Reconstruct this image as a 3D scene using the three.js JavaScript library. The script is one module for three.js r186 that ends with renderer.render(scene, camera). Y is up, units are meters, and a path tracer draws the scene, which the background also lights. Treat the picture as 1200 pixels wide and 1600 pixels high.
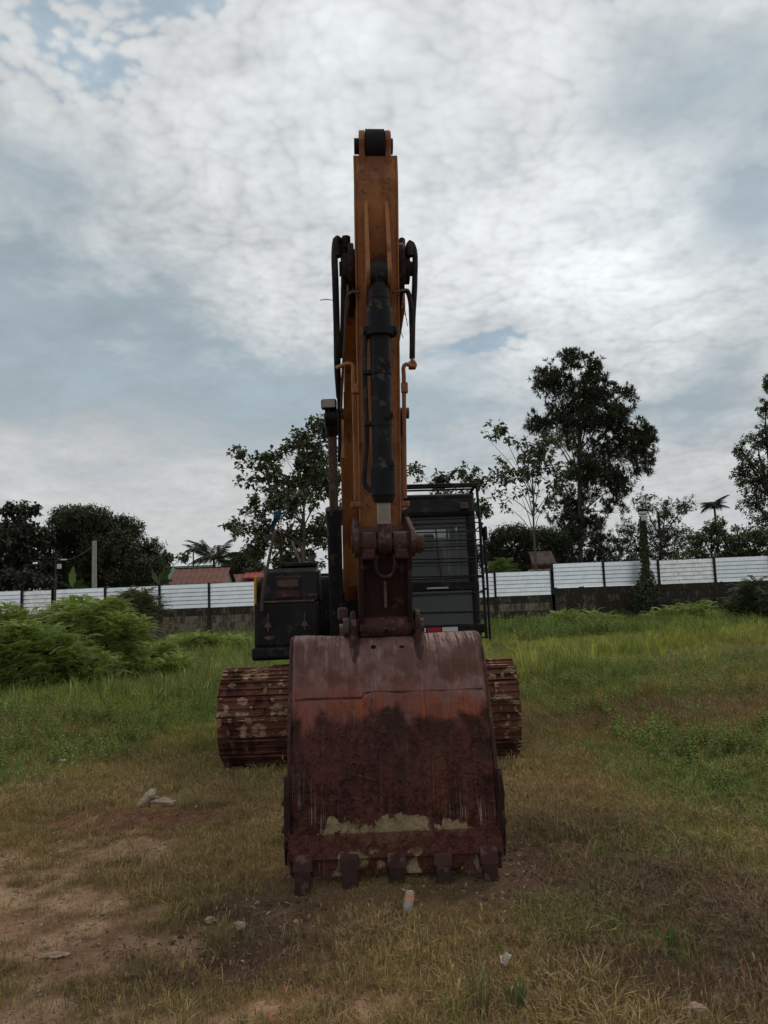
import * as THREE from 'three';
import { RoundedBoxGeometry } from 'three/addons/geometries/RoundedBoxGeometry.js';
import { mergeGeometries, toCreasedNormals } from 'three/addons/utils/BufferGeometryUtils.js';

// ---------------------------------------------------------------- camera, sky, sun, exposure
const scene = new THREE.Scene();
const FOCAL = 1220, EYE = 1.6;                       // focal length in photo pixels (1200 x 1600), eye height in metres
const camera = new THREE.PerspectiveCamera(2 * Math.atan(800 / FOCAL) * 180 / Math.PI, 0.75, 0.05, 3000);
camera.position.set(0, EYE, 0);
camera.rotation.order = 'YXZ';
camera.rotation.set(6.3 * Math.PI / 180, 0, -2.2 * Math.PI / 180);
camera.updateMatrixWorld(true);

const renderer = new THREE.WebGLRenderer({ antialias: true });
renderer.setSize(768, 1024);
renderer.toneMapping = THREE.LinearToneMapping;
renderer.toneMappingExposure = 1.12;
renderer.shadowMap.enabled = true;
renderer.shadowMap.type = THREE.PCFSoftShadowMap;

const SUN = new THREE.Vector3(0.38, 0.80, -0.62).normalize();   // veiled sun, high, ahead and to the right
const sun = new THREE.DirectionalLight(0xffeeda, 1.1);
sun.position.copy(SUN).multiplyScalar(80).add(new THREE.Vector3(0, 0, -20));
sun.target.position.set(0, 0, -20);
sun.castShadow = true;
sun.shadow.radius = 30;
sun.shadow.mapSize.set(2048, 2048);
Object.assign(sun.shadow.camera, { left: -40, right: 40, top: 40, bottom: -45, near: 1, far: 200 });
scene.add(sun, sun.target);

// ---------------------------------------------------------------- random numbers and noise
function rng(seed) { let a = seed >>> 0; return () => { a = (a + 0x6D2B79F5) | 0; let t = Math.imul(a ^ (a >>> 15), 1 | a); t = (t + Math.imul(t ^ (t >>> 7), 61 | t)) ^ t; return ((t ^ (t >>> 14)) >>> 0) / 4294967296; }; }
function h2(x, y, s) { let n = Math.imul(x, 374761393) + Math.imul(y, 668265263) + Math.imul(s, 1442695041) | 0; n = Math.imul(n ^ (n >>> 13), 1274126177); return ((n ^ (n >>> 16)) >>> 0) / 4294967296; }
const sm = t => t * t * t * (t * (t * 6 - 15) + 10);
function vn(x, y, s = 0) { const i = Math.floor(x), j = Math.floor(y), u = sm(x - i), v = sm(y - j); const a = h2(i, j, s), b = h2(i + 1, j, s), c = h2(i, j + 1, s), d = h2(i + 1, j + 1, s); return a + (b - a) * u + (c - a) * v + (a - b - c + d) * u * v; }
function fbm(x, y, o = 4, s = 0, g = 0.5) { let r = 0, a = 0.5, n = 0; for (let k = 0; k < o; k++) { r += a * vn(x, y, s + k * 17); n += a; a *= g; const t = x * 1.62 - y * 1.18; y = x * 1.18 + y * 1.62; x = t; } return r / n; }
function vnp(x, y, p, s) { const w = k => ((k % p) + p) % p, i = Math.floor(x), j = Math.floor(y), u = sm(x - i), v = sm(y - j); const a = h2(w(i), w(j), s), b = h2(w(i + 1), w(j), s), c = h2(w(i), w(j + 1), s), d = h2(w(i + 1), w(j + 1), s); return a + (b - a) * u + (c - a) * v + (a - b - c + d) * u * v; }
function fbmp(u, v, p, o, s) { let r = 0, a = 0.5, n = 0; for (let k = 0; k < o; k++) { r += a * vnp(u * p, v * p, p, s + k * 31); n += a; a *= 0.55; p *= 2; } return r / n; }   // tiles over 0..1
function vn3(x, y, z, s = 0) { const k = Math.floor(z), w = sm(z - k), a = vn(x, y, s + k * 101), b = vn(x, y, s + (k + 1) * 101); return a + (b - a) * w; }
const clamp = (x, a = 0, b = 1) => x < a ? a : x > b ? b : x;
const ss = (a, b, x) => { const t = clamp((x - a) / (b - a)); return t * t * (3 - 2 * t); };
const lerp = (a, b, t) => a + (b - a) * t;
const mix3 = (a, b, t) => [a[0] + (b[0] - a[0]) * t, a[1] + (b[1] - a[1]) * t, a[2] + (b[2] - a[2]) * t];
const lin = c => { c /= 255; return c <= 0.04045 ? c / 12.92 : Math.pow((c + 0.055) / 1.055, 2.4); };
const L3 = (r, g, b) => [lin(r), lin(g), lin(b)];

// a direction of view / a point at a given distance ahead, measured on the photograph (1200 x 1600)
const CM = camera.matrixWorld;
const rayOf = (px, py) => new THREE.Vector3((px - 600) / FOCAL, -(py - 800) / FOCAL, -1).transformDirection(CM);
function P(px, py, z) { const d = rayOf(px, py); return new THREE.Vector3(0, EYE, 0).addScaledVector(d, z / -d.z); }

// ---------------------------------------------------------------- the sky: broken altocumulus under a veiled sun
(function makeSky() {
  const W = 4096, H = 2048, data = new Float32Array(W * H * 4);
  const patch = (px, py, rx, ry, amt) => { const d = rayOf(px, py); return { az: Math.atan2(d.x, -d.z), el: Math.asin(d.y), rx: rx / FOCAL, ry: ry / FOCAL, amt }; };
  // gaps of blue, smooth grey-blue cloud bases, bright thin places
  const gaps = [patch(50, 50, 100, 50, .85), patch(150, 110, 50, 30, .7), patch(330, 15, 60, 26, 0.9), patch(-240, 120, 120, 60, .7), patch(780, 548, 80, 16, 0.9), patch(945, 5, 40, 18, .5)];
  const greys = [patch(100, 610, 330, 85, 1.0), patch(420, 640, 260, 100, 0.85), patch(60, 430, 160, 70, 0.35), patch(60, 245, 60, 36, .45), patch(700, 640, 150, 80, 0.6), patch(1090, 620, 60, 40, 0.6), patch(1205, 285, 55, 60, 1.0), patch(1190, 90, 120, 80, 0.6), patch(1010, 115, 70, 40, .35), patch(20, 250, 90, 50, 0.2), patch(-320, 480, 300, 150, .8), patch(1500, 420, 200, 100, .6)];
  const brights = [patch(1000, 310, 210, 120, 1.3), patch(960, 420, 300, 130, .8), patch(480, 200, 260, 150, 0.55), patch(700, 60, 260, 90, 0.5), patch(330, 520, 120, 90, 0.35)];
  const creams = [patch(150, 730, 300, 50, 1.0), patch(250, 830, 350, 60, .8), patch(850, 800, 500, 70, 0.6)];
  const field = (list, az, el, wob) => { let r = 0; for (const p of list) { let da = az - p.az; if (da > Math.PI) da -= 2 * Math.PI; if (da < -Math.PI) da += 2 * Math.PI; const x = da * Math.cos(el) / p.rx, y = (el - p.el) / p.ry, q = x * x + y * y; if (q < 7) r += p.amt * Math.exp(-q * (0.75 + wob)); } return r; };
  const cellN = (x, y, sd) => { const i = Math.floor(x), j = Math.floor(y); let m = 9; for (let b = -1; b < 2; b++) for (let a = -1; a < 2; a++) { const u = i + a + h2(i + a, j + b, sd) - x, v = j + b + h2(i + a, j + b, sd + 1) - y, q = u * u + v * v; if (q < m) m = q; } return 1 - Math.min(1, m); };   // round puffs
  for (let j = 0; j < H; j++) {
    const el = ((j + 0.5) / H - 0.5) * Math.PI, y = Math.sin(el), c = Math.cos(el);
    for (let i = 0; i < W; i++) {
      const k = (j * W + i) * 4;
      if (el < -0.01) { data[k] = 0.10; data[k + 1] = 0.10; data[k + 2] = 0.075; data[k + 3] = 1; continue; }
      const a = ((i + 0.5) / W - 0.5) * 2 * Math.PI, dx = c * Math.cos(a), dz = c * Math.sin(a), az = Math.atan2(dx, -dz);
      const s = 1 / (Math.max(y, 0) + 0.20), X = dx * s, Z = dz * s;
      const w1 = fbm(X * 2.6 + 3, Z * 2.2 + 9, 5, 5) - .5, w2 = fbm(X * 2.2 + 30, Z * 2.2 + 2, 5, 6) - .5;
      const wx = X + w1 * .10, wz = Z + w2 * .10;
      const big = fbm(wx * 1.7, wz * 1.7, 5, 11) - .5;
      const lump = fbm(wx * 8 + 4, wz * 8, 7, 21, .62) - .5;
      const puff = .22 * cellN(wx * 9 + lump * .7, wz * 9 + w1, 31) + .40 * cellN(wx * 22 + lump * 1.2, wz * 24 + w2 * 3, 33) + .36 * cellN(wx * 46 + lump * 2, wz * 54, 35) - .66;
      const wob = big * 1.5 + lump * .9, azw = az + w1 * .16 + lump * .03, elw = el + w2 * .15 + lump * .03;
      const sunDot = dx * SUN.x + y * SUN.y + dz * SUN.z, glow = Math.pow(Math.max(0, 0.5 + 0.5 * sunDot), 3);
      const g0 = field(gaps, azw, elw, wob), gap = clamp(g0 * 1.15 - (puff * 2.0 + lump * 2.2) * ss(.1, .5, g0) + ss(.16, .26, big) * .4);
      const grey = clamp(field(greys, azw, elw, wob) + ss(0, -.25, big) * .18), brt = clamp(field(brights, azw, elw, wob * .5), 0, 1.8), crm = clamp(field(creams, azw, elw, wob));
      const tx = 1 - .7 * grey;
      let v = 0.570 + .14 * brt + .10 * (glow - .5) + puff * .34 * tx + lump * .34 * tx + big * .10;
      let col = [v * .99, v, v * .985];
      if (puff + lump < 0) { const q = clamp(-(puff + lump) * .8) * tx; col = mix3(col, [v * .86, v * .92, v * .98], q); }
      const gb = .385 + lump * .10 + big * .16 + .06 * (glow - .4) + puff * .03;
      col = mix3(col, [gb * .86, gb * 1.06, gb * 1.17], grey * .85);
      const bl = .42 + lump * .12 + .06 * (glow - .4);
      col = mix3(col, [bl * .74, bl * 1.0, bl * 1.22], ss(.30, .95, gap) * .7);
      const cv = .60 + lump * .24 + puff * .10;
      col = mix3(col, [cv * 1.03, cv, cv * .965], crm * .75);
      col = mix3(col, [.565, .575, .57], ss(.20, .02, el) * .5 * (1 - .3 * crm));
      data[k] = Math.max(.05, col[0] * .855); data[k + 1] = Math.max(.05, col[1] * .88); data[k + 2] = Math.max(.05, col[2] * .91); data[k + 3] = 1;
    }
  }
  const t = new THREE.DataTexture(data, W, H, THREE.RGBAFormat, THREE.FloatType);
  t.mapping = THREE.EquirectangularReflectionMapping; t.magFilter = THREE.LinearFilter; t.minFilter = THREE.LinearFilter; t.needsUpdate = true;
  scene.background = t; scene.environment = t;
})();

// ---------------------------------------------------------------- textures and materials
const encode = v => { v = clamp(v); return Math.round(255 * (v <= 0.0031308 ? v * 12.92 : 1.055 * Math.pow(v, 1 / 2.4) - 0.055)); };
function tex(w, h, fn, color = true) {           // fn(u, v) -> linear [r, g, b] (colour) or number 0..1
  const d = new Uint8Array(w * h * 4);
  for (let j = 0; j < h; j++) for (let i = 0; i < w; i++) {
    const r = fn((i + .5) / w, (j + .5) / h), k = (j * w + i) * 4;
    if (color) { d[k] = encode(r[0]); d[k + 1] = encode(r[1]); d[k + 2] = encode(r[2]); } else d[k] = d[k + 1] = d[k + 2] = Math.round(255 * clamp(r));
    d[k + 3] = 255;
  }
  const t = new THREE.DataTexture(d, w, h); t.wrapS = t.wrapT = THREE.RepeatWrapping; t.magFilter = THREE.LinearFilter; t.minFilter = THREE.LinearMipmapLinearFilter; t.generateMipmaps = true;
  if (color) t.colorSpace = THREE.SRGBColorSpace; t.needsUpdate = true; return t;
}
function mat(o) { const { rgb, ...r } = o; if (r.specularIntensity === undefined && !r.metalness && r.transmission === undefined) r.specularIntensity = .3; const m = new (r.transmission !== undefined || r.clearcoat !== undefined || r.specularIntensity !== undefined ? THREE.MeshPhysicalMaterial : THREE.MeshStandardMaterial)({ roughness: .8, metalness: 0, ...r }); if (rgb) m.color.setRGB(...rgb); return m; }
const grit = tex(512, 512, (u, v) => fbmp(u, v, 8, 6, 3), false);
// painted or bare steel with grime, run-off streaks and chips; 1 m per repeat
function steelTex(base, grime, chip, gA, cA, seed, n = 512) {
  return tex(n, n, (u, v) => {
    const a = fbmp(u, v, 4, 6, seed), b = fbmp(u, v * .25, 24, 3, seed + 7), f = fbmp(u, v, 40, 3, seed + 3), e = fbmp(u, v, 11, 5, seed + 9);
    let c = base.map(x => x * (.82 + .36 * f));
    c = mix3(c, grime, clamp(ss(.42, .72, a * .75 + b * .3) * gA));
    c = mix3(c, chip, ss(.60, .68, e * .7 + f * .3) * cA);
    return c;
  });
}
const M = {};
M.orange = mat({ map: steelTex([.35, .150, .060], [.16, .062, .036], [.10, .05, .035], .8, .7, 1, 1024), roughness: .55, bumpMap: grit, bumpScale: .0015 });
M.yellow = mat({ map: steelTex([.55, .30, .05], [.2, .11, .04], [.1, .06, .04], .7, .5, 5), roughness: .5 });
M.black = mat({ map: steelTex([.0075, .008, .009], [.026, .021, .019], [.055, .040, .032], .55, .5, 11), roughness: .5, bumpMap: grit, bumpScale: .002 });
M.cyl = mat({ map: steelTex([.012, .013, .017], [.028, .024, .023], [.07, .058, .05], .6, .8, 15), roughness: .55, bumpMap: grit, bumpScale: .003 });
M.rubber = mat({ map: steelTex([.018, .016, .016], [.05, .038, .034], [.10, .08, .07], .8, .5, 17), roughness: .75 });
M.chrome = mat({ map: steelTex([.27, .23, .19], [.16, .12, .09], [.12, .07, .05], .8, .5, 19), roughness: .45, metalness: .7 });
M.rust = mat({ map: steelTex([.066, .031, .027], [.026, .013, .012], [.15, .080, .058], .8, .7, 23, 1024), roughness: .7, bumpMap: grit, bumpScale: .005 });
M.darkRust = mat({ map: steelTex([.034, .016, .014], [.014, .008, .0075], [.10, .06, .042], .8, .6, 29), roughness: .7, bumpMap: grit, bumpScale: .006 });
M.pin = mat({ map: steelTex([.11, .075, .062], [.06, .035, .03], [.2, .15, .12], .7, .6, 31), roughness: .6, bumpMap: grit, bumpScale: .004 });
M.mud = mat({ map: steelTex([.26, .195, .115], [.15, .10, .06], [.34, .28, .18], .7, .6, 33), roughness: .95, bumpMap: grit, bumpScale: .02 });
M.glass = mat({ rgb: [.40, .42, .43], transmission: .88, roughness: .06, specularIntensity: .45, thickness: 0, ior: 1.5, side: THREE.DoubleSide });
M.lens = mat({ map: steelTex([.42, .40, .38], [.3, .27, .25], [.5, .5, .5], .6, .4, 37), roughness: .25 });
M.white = mat({ rgb: [.55, .55, .54], roughness: .6 });
M.red = mat({ rgb: [.38, .018, .035], roughness: .5 });
M.seat = mat({ rgb: [.05, .05, .055], roughness: .9 });

// ---------------------------------------------------------------- geometry helpers
const V = (x, y, z) => new THREE.Vector3(x, y, z);
function norm(g) {
  if (g.index) g = g.toNonIndexed();
  for (const k of Object.keys(g.attributes)) if (!['position', 'normal', 'uv', 'color'].includes(k)) g.deleteAttribute(k);
  if (!g.attributes.normal) g.computeVertexNormals();
  g.clearGroups(); g.morphAttributes = {};
  return g;
}
function uvBox(g) {                                  // uv in metres, each face from the side it looks to
  g = norm(g); const p = g.attributes.position, uv = new Float32Array(p.count * 2), a = V(), b = V(), c = V(), n = V();
  for (let i = 0; i < p.count; i += 3) {
    a.fromBufferAttribute(p, i); b.fromBufferAttribute(p, i + 1); c.fromBufferAttribute(p, i + 2);
    n.copy(b).sub(a).cross(c.clone().sub(a)); const x = Math.abs(n.x), y = Math.abs(n.y), z = Math.abs(n.z);
    [a, b, c].forEach((q, k) => { const t = (i + k) * 2; if (z >= x && z >= y) { uv[t] = q.x; uv[t + 1] = q.y; } else if (x >= y) { uv[t] = q.z; uv[t + 1] = q.y; } else { uv[t] = q.x; uv[t + 1] = q.z; } });
  }
  g.setAttribute('uv', new THREE.BufferAttribute(uv, 2)); return g;
}
function join(list) {
  const withC = list.some(g => g.attributes.color);
  list = list.map(g => { g = norm(g); if (!g.attributes.uv) g.setAttribute('uv', new THREE.BufferAttribute(new Float32Array(g.attributes.position.count * 2), 2)); if (!withC) g.deleteAttribute('color'); return g; });
  return list.length === 1 ? list[0] : mergeGeometries(list);
}
const box = (w, h, d, x = 0, y = 0, z = 0) => new THREE.BoxGeometry(w, h, d).translate(x, y, z);
const rbox = (w, h, d, x = 0, y = 0, z = 0, r = .02) => new RoundedBoxGeometry(w, h, d, 2, Math.min(r, w / 2.1, h / 2.1, d / 2.1)).translate(x, y, z);
function cyl(a, b, r1, r2 = r1, seg = 16) {
  const d = b.clone().sub(a), g = new THREE.CylinderGeometry(r2, r1, d.length(), seg);
  g.applyQuaternion(new THREE.Quaternion().setFromUnitVectors(V(0, 1, 0), d.clone().normalize())); return g.translate(...a.clone().add(b).multiplyScalar(.5).toArray());
}
const tube = (pts, r, n = 24, seg = 7) => new THREE.TubeGeometry(new THREE.CatmullRomCurve3(pts), n, r, seg);
function plate(pts, w, bevel = .008, x = 0) {         // outline in (forward s, height h), thickness w across, centred at x
  const s = new THREE.Shape(pts.map(p => new THREE.Vector2(p[0], p[1])));
  const g = new THREE.ExtrudeGeometry(s, { depth: w - 2 * bevel, bevelEnabled: bevel > 0, bevelThickness: bevel, bevelSize: bevel, bevelOffset: -bevel, bevelSegments: 2, curveSegments: 12 });
  return g.translate(0, 0, -(w - 2 * bevel) / 2).rotateY(-Math.PI / 2).translate(x, 0, 0);
}
function roundOutline(c, r, from, to, n = 8) { const o = []; for (let k = 0; k <= n; k++) { const a = from + (to - from) * k / n; o.push([c[0] + r * Math.cos(a), c[1] + r * Math.sin(a)]); } return o; }
function taperTube(pts, radii, seg = 6) {            // a limb: rings along a polyline, each with its radius
  const pos = [], nor = [], idx = [], uv = []; let up = V(0.31, .2, .93).normalize(); let len = 0;
  pts.forEach((p, i) => {
    const d = (i < pts.length - 1 ? pts[i + 1].clone().sub(p) : p.clone().sub(pts[i - 1])).normalize(), s = d.clone().cross(up).normalize(), t = s.clone().cross(d); if (i) len += p.distanceTo(pts[i - 1]);
    for (let k = 0; k <= seg; k++) { const a = k / seg * Math.PI * 2, n = s.clone().multiplyScalar(Math.cos(a)).addScaledVector(t, Math.sin(a)); nor.push(...n.toArray()); pos.push(...p.clone().addScaledVector(n, radii[i]).toArray()); uv.push(k / seg * radii[0] * 6, len); }
    if (i) for (let k = 0; k < seg; k++) { const a = (i - 1) * (seg + 1) + k, b = a + seg + 1; idx.push(a, b, a + 1, b, b + 1, a + 1); }
  });
  const g = new THREE.BufferGeometry(); g.setAttribute('position', new THREE.Float32BufferAttribute(pos, 3)); g.setAttribute('normal', new THREE.Float32BufferAttribute(nor, 3)); g.setAttribute('uv', new THREE.Float32BufferAttribute(uv, 2)); g.setIndex(idx); return g;
}
const taken = {};
function numbered(n) { taken[n] = (taken[n] ?? -1) + 1; return taken[n] ? `${n}_${String(taken[n]).padStart(3, '0')}` : n; }
function tag(o, label, category, group, kind) { o.userData = { ...(label && { label }), ...(category && { category }), ...(group && { group }), ...(kind && { kind }) }; return o; }
function thing(name, label, category, pos = [0, 0, 0], group) { const g = new THREE.Group(); g.name = numbered(name); g.position.set(...pos); tag(g, label, category, group); scene.add(g); return g; }
function mesh(name, geo, m, parent) { const o = new THREE.Mesh(geo, m); o.name = name; (parent || scene).add(o); return o; }
function solo(name, geo, m, label, category, pos = [0, 0, 0], group, kind) { const o = mesh(numbered(name), geo, m); o.position.set(...pos); tag(o, label, category, group, kind); return o; }
// ---------------------------------------------------------------- the ground
function groundY(x, z) {
  const d = -z;
  const dip = -.07 * clamp(d - 7.9, 0, 4.4) * ss(19, 12.5, d) * ss(4.6, 2.6, Math.abs(x + .22));
  const under = ss(1.9, 2.6, Math.abs(x + .22)) + ss(7.6, 7.0, d) + ss(12.3, 13.2, d);
  const mound = .07 * Math.exp(-(((x + 1.85) / .75) ** 2) - (((d - 6.22) / .28) ** 2));
  const m2 = .16 * Math.exp(-(((x + 4.1) / .34) ** 2) - (((d - 11) / .3) ** 2));
  return dip + mound + m2 + clamp(under) * ((vn(x * .9, z * .9, 71) - .5) * .05 + (vn(x * 3.1, z * 3.1, 72) - .5) * .022) + ss(44, 60, d) * .3;
}
// what covers the ground at (x, z): bare sand / bare red soil / dark litter, and how the grass on it looks
const el = (x, z, cx, cz, rx, rz) => Math.exp(-(((x - cx) / rx) ** 2) - (((z - cz) / rz) ** 2));
function cover(x, z) {
  const n = fbm(x * .8 + 7, z * .8, 4, 81), n2 = fbm(x * 2.6, z * 2.6 + 5, 4, 83), f = fbm(x * 7, z * 7, 3, 85);
  const wx = x + (n - .5) * .9 + (f - .5) * .2, wz = z + (n2 - .5) * .7, d = -z;
  const sand = clamp(el(wx, wz, -2.05, -4.25, .62, .42) + .9 * el(wx, wz, -1.5, -3.85, .35, .25) + .8 * el(wx, wz, -1.75, -3.2, .4, .25) + .35 * el(wx, wz, -1.75, -5.35, .6, .35) + .4 * el(wx, wz, -.5, -3.4, .5, .2) + .6 * el(wx, wz, -2.6, -5.0, .8, .5) + .45 * el(wx, wz, -1.9, -5.5, .7, .4) + .35 * el(wx, wz, -.7, -4.9, .5, .3) + .6 * el(wx, wz, -.95, -3.3, .6, .2) + (n2 - .5) * .45 + (f - .5) * .3);
  const red = clamp(1.1 * el(wx, wz, -1.85, -6.15, .75, .3) + .9 * el(wx, wz, -4.1, -10.9, .4, .5) + .7 * el(wx, wz, -3.6, -6.5, .4, .16) + .55 * el(wx, wz, -2.1, -5.5, .8, .5) + .4 * el(wx, wz, 1.6, -3.5, .4, .3) + .35 * el(wx, wz, -1.4, -3.6, .5, .3) + .5 * el(wx, wz, -.35, -3.0, .4, .2) + (n2 - .5) * .25);
  const dark = clamp(1.1 * el(wx, wz, -.95, -4.3, .5, .4) + .9 * el(wx, wz, -1.0, -3.8, .6, .22) + .6 * el(wx, wz, 1.1, -3.35, .5, .3) + 1.05 * el(wx, wz, 1.15, -4.9, .6, .5) + .7 * el(wx, wz, -1.3, -6.5, .5, .18) + .4 * el(wx, wz, .5, -4.4, .8, .4) + (n - .5) * .5);
  const purple = clamp(.95 * el(wx, wz, 1.3, -4.15, .75, .6) + .85 * el(wx, wz, 1.2, -5.4, .65, .6) + .8 * el(wx, wz, 1.5, -3.4, .6, .5) + .6 * el(wx, wz, 2.6, -11, 3, 1.6) + .35 * el(wx, wz, -3.3, -9, 1.2, .6) + (n2 - .5) * .35);
  const green = clamp(1.0 * el(wx, wz, -3.9, -7.8, .7, .8) + .9 * el(wx, wz, 2.7, -6.3, .9, 1.2) + .9 * el(wx, wz, 3.2, -8.2, 1.2, 1.0) + .9 * el(wx, wz, 1.27, -3.78, .16, .14) + .5 * el(wx, wz, .85, -4.1, .3, .3) + .35 * el(wx, wz, 1.7, -5.0, .7, .5) + ss(9.5, 14, d) * (.45 + .5 * n) + .7 * el(wx, wz, -2.2, -12, 2.4, 3) + .5 * el(wx, wz, -4, -9.4, 1.5, .6) + .45 * el(wx, wz, 2.1, -8.0, .25, .2) + (n - .56) * .5);
  return { sand, red, dark, purple, green, n, n2, f };
}
const G = { olive: [.310, .240, .075], straw: [.420, .290, .132], purple: [.168, .102, .064], green: [.180, .250, .034], lush: [.240, .315, .050], yg: [.360, .385, .055], brown: [.130, .066, .038] };
(function makeGround() {
  const N = 420, pos = [], uv = [], col = [], idx = [];
  const warp = t => Math.sign(t) * (Math.abs(t) * 7 + Math.pow(Math.abs(t), 5) * 500);
  for (let j = 0; j <= N; j++) for (let i = 0; i <= N; i++) {
    const x = warp(i / N * 2 - 1), z = -5.5 + warp(j / N * 2 - 1), c = cover(x, z);
    let k = mix3([.150, .092, .050], [.190, .120, .066], c.n);
    k = mix3(k, [.085, .050, .035], clamp(c.dark * .9));
    k = mix3(k, [.105, .066, .046], c.purple * .6);
    k = mix3(k, [.055, .062, .020], c.green * .8);
    k = mix3(k, [.195, .090, .056], ss(.3, 1.0, c.red) * .9);
    k = mix3(k, mix3([.290, .165, .098], [.450, .300, .190], ss(.36, .66, c.f * .7 + c.n2 * .3)), ss(.15, .85, c.sand + (c.f - .5) * .6) * .8);
    k = k.map(v => v * (.8 + .4 * c.f));
    pos.push(x, groundY(x, z), z); uv.push(x / 1.3, z / 1.3); col.push(...k);
  }
  for (let j = 0; j < N; j++) for (let i = 0; i < N; i++) { const a = j * (N + 1) + i, b = a + N + 1; idx.push(a, b, a + 1, b, b + 1, a + 1); }
  const g = new THREE.BufferGeometry(); g.setAttribute('position', new THREE.Float32BufferAttribute(pos, 3)); g.setAttribute('uv', new THREE.Float32BufferAttribute(uv, 2)); g.setAttribute('color', new THREE.Float32BufferAttribute(col, 3)); g.setIndex(idx); g.computeVertexNormals();
  const soil = tex(1024, 1024, (u, v) => { const a = fbmp(u, v, 10, 6, 5), b = vnp(u * 160, v * 160, 160, 8), c = vnp(u * 64, v * 64, 64, 9); let t = .62 + .5 * a; if (b > .86) t *= .6; if (c > .9) t *= 1.35; return [t, t * .985, t * .96]; });
  const soilB = tex(1024, 1024, (u, v) => { const a = fbmp(u, v, 12, 7, 5), c = vnp(u * 64, v * 64, 64, 9), e = vnp(u * 150, v * 150, 150, 10); return a * .6 + ss(.7, 1, c) * .25 + ss(.6, 1, e) * .15; }, false);
  const m = mat({ map: soil, vertexColors: true, roughness: 1, bumpMap: soilB, bumpScale: .035 });
  tag(mesh('ground', g, m), null, null, null, 'structure');
})();

// ---------------------------------------------------------------- grass: real blades, far too many to count
function bladeTuft(seed, n, radius, height, width, lean, heads = 0) {
  const r = rng(seed), pos = [], col = [];
  const tri = (a, b, c, k) => { pos.push(...a, ...b, ...c); for (let q = 0; q < 3; q++) col.push(k, k, k); };
  for (let i = 0; i < n; i++) {
    const a = r() * 6.283, q = Math.sqrt(r()) * radius, x = Math.cos(a) * q, z = Math.sin(a) * q, h = height * (.45 + .75 * r()), l = lean * (.2 + r() * 1.1) * h, b = a + (r() - .5) * 2.2, dx = Math.cos(b), dz = Math.sin(b), w = width * (.6 + .8 * r()) / 2, t = r() * 6.283, sx = Math.cos(t) * w, sz = Math.sin(t) * w, k = .45 + 1.1 * r();
    const p1 = [x + dx * l * .28, h * .55, z + dz * l * .28], p2 = [x + dx * l, h * (1 - .3 * lean), z + dz * l];
    const B0 = [x - sx, -.01, z - sz], B1 = [x + sx, -.01, z + sz], M0 = [p1[0] - sx * .8, p1[1], p1[2] - sz * .8], M1 = [p1[0] + sx * .8, p1[1], p1[2] + sz * .8];
    tri(B0, B1, M1, k); tri(B0, M1, M0, k); tri(M0, M1, p2, k);
    if (i < heads) for (let s = 0; s < 5; s++) { const y = h * (1.0 + s * .035) - .3 * lean * h, o = .006 + .006 * r(), c = r() * 6.283, e = [p2[0] + Math.cos(c) * o, y + .012, p2[2] + Math.sin(c) * o]; tri([p2[0], y - .012, p2[2]], [p2[0] + .004, y, p2[2] + .003], e, k * 1.1); }
  }
  const g = new THREE.BufferGeometry(); g.setAttribute('position', new THREE.Float32BufferAttribute(pos, 3)); g.setAttribute('color', new THREE.Float32BufferAttribute(col, 3)); g.computeVertexNormals(); return g;
}
M.grass = mat({ rgb: [1, 1, 1], vertexColors: true, roughness: .85, transmission: .22, thickness: 0, side: THREE.DoubleSide });
function field(name, geos, place, count, seed) {       // place(r) -> null or {x, z, s, c}
  const r = rng(seed), lists = geos.map(() => []); let tries = 0;
  for (let n = 0; n < count && tries < count * 6; tries++) { const p = place(r); if (!p) continue; lists[Math.floor(r() * geos.length)].push({ ...p, a: r() * 6.283, t: (r() - .5) * .3, u: (r() - .5) * .3 }); n++; }
  const o = new THREE.Object3D(), c = new THREE.Color();
  lists.forEach((l, k) => {
    const im = new THREE.InstancedMesh(geos[k], M.grass, l.length); im.name = numbered(name);
    l.forEach((p, i) => { o.position.set(p.x, groundY(p.x, p.z), p.z); o.rotation.set(p.t, p.a, p.u); o.scale.setScalar(p.s); o.updateMatrix(); im.setMatrixAt(i, o.matrix); im.setColorAt(i, c.setRGB(...p.c)); });
    tag(im, null, null, null, 'stuff'); scene.add(im);
  });
}
const byBucket = (x, d) => 1 - .45 * ss(.95, .65, Math.abs(x)) * ss(3.95, 4.2, d) * ss(5.6, 5.0, d);   // grass trodden flat around the bucket
const underTrack = (x, d) => d > 7.62 && d < 12.2 && Math.abs(Math.abs(x + .22) - 1.09) < .42;
function grassColor(c, r, d) {
  let k = mix3(G.olive, G.straw, clamp(c.n2 * 1.1 - .15 + (r() - .5) * .5));
  k = mix3(k, G.purple, clamp(c.purple * .9)); k = mix3(k, G.brown, clamp(c.dark * .9));
  k = mix3(k, c.n > .5 ? G.green : G.yg, clamp(c.green * (.7 + .6 * r())));
  const v = .75 + .5 * r(); return k.map(t => t * v);
}
const spot = (r, d0, d1, pad = 1.2) => { const d = Math.sqrt(d0 * d0 + (d1 * d1 - d0 * d0) * r()), w = .56 * d + pad; return [(r() * 2 - 1) * w, d]; };
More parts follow.
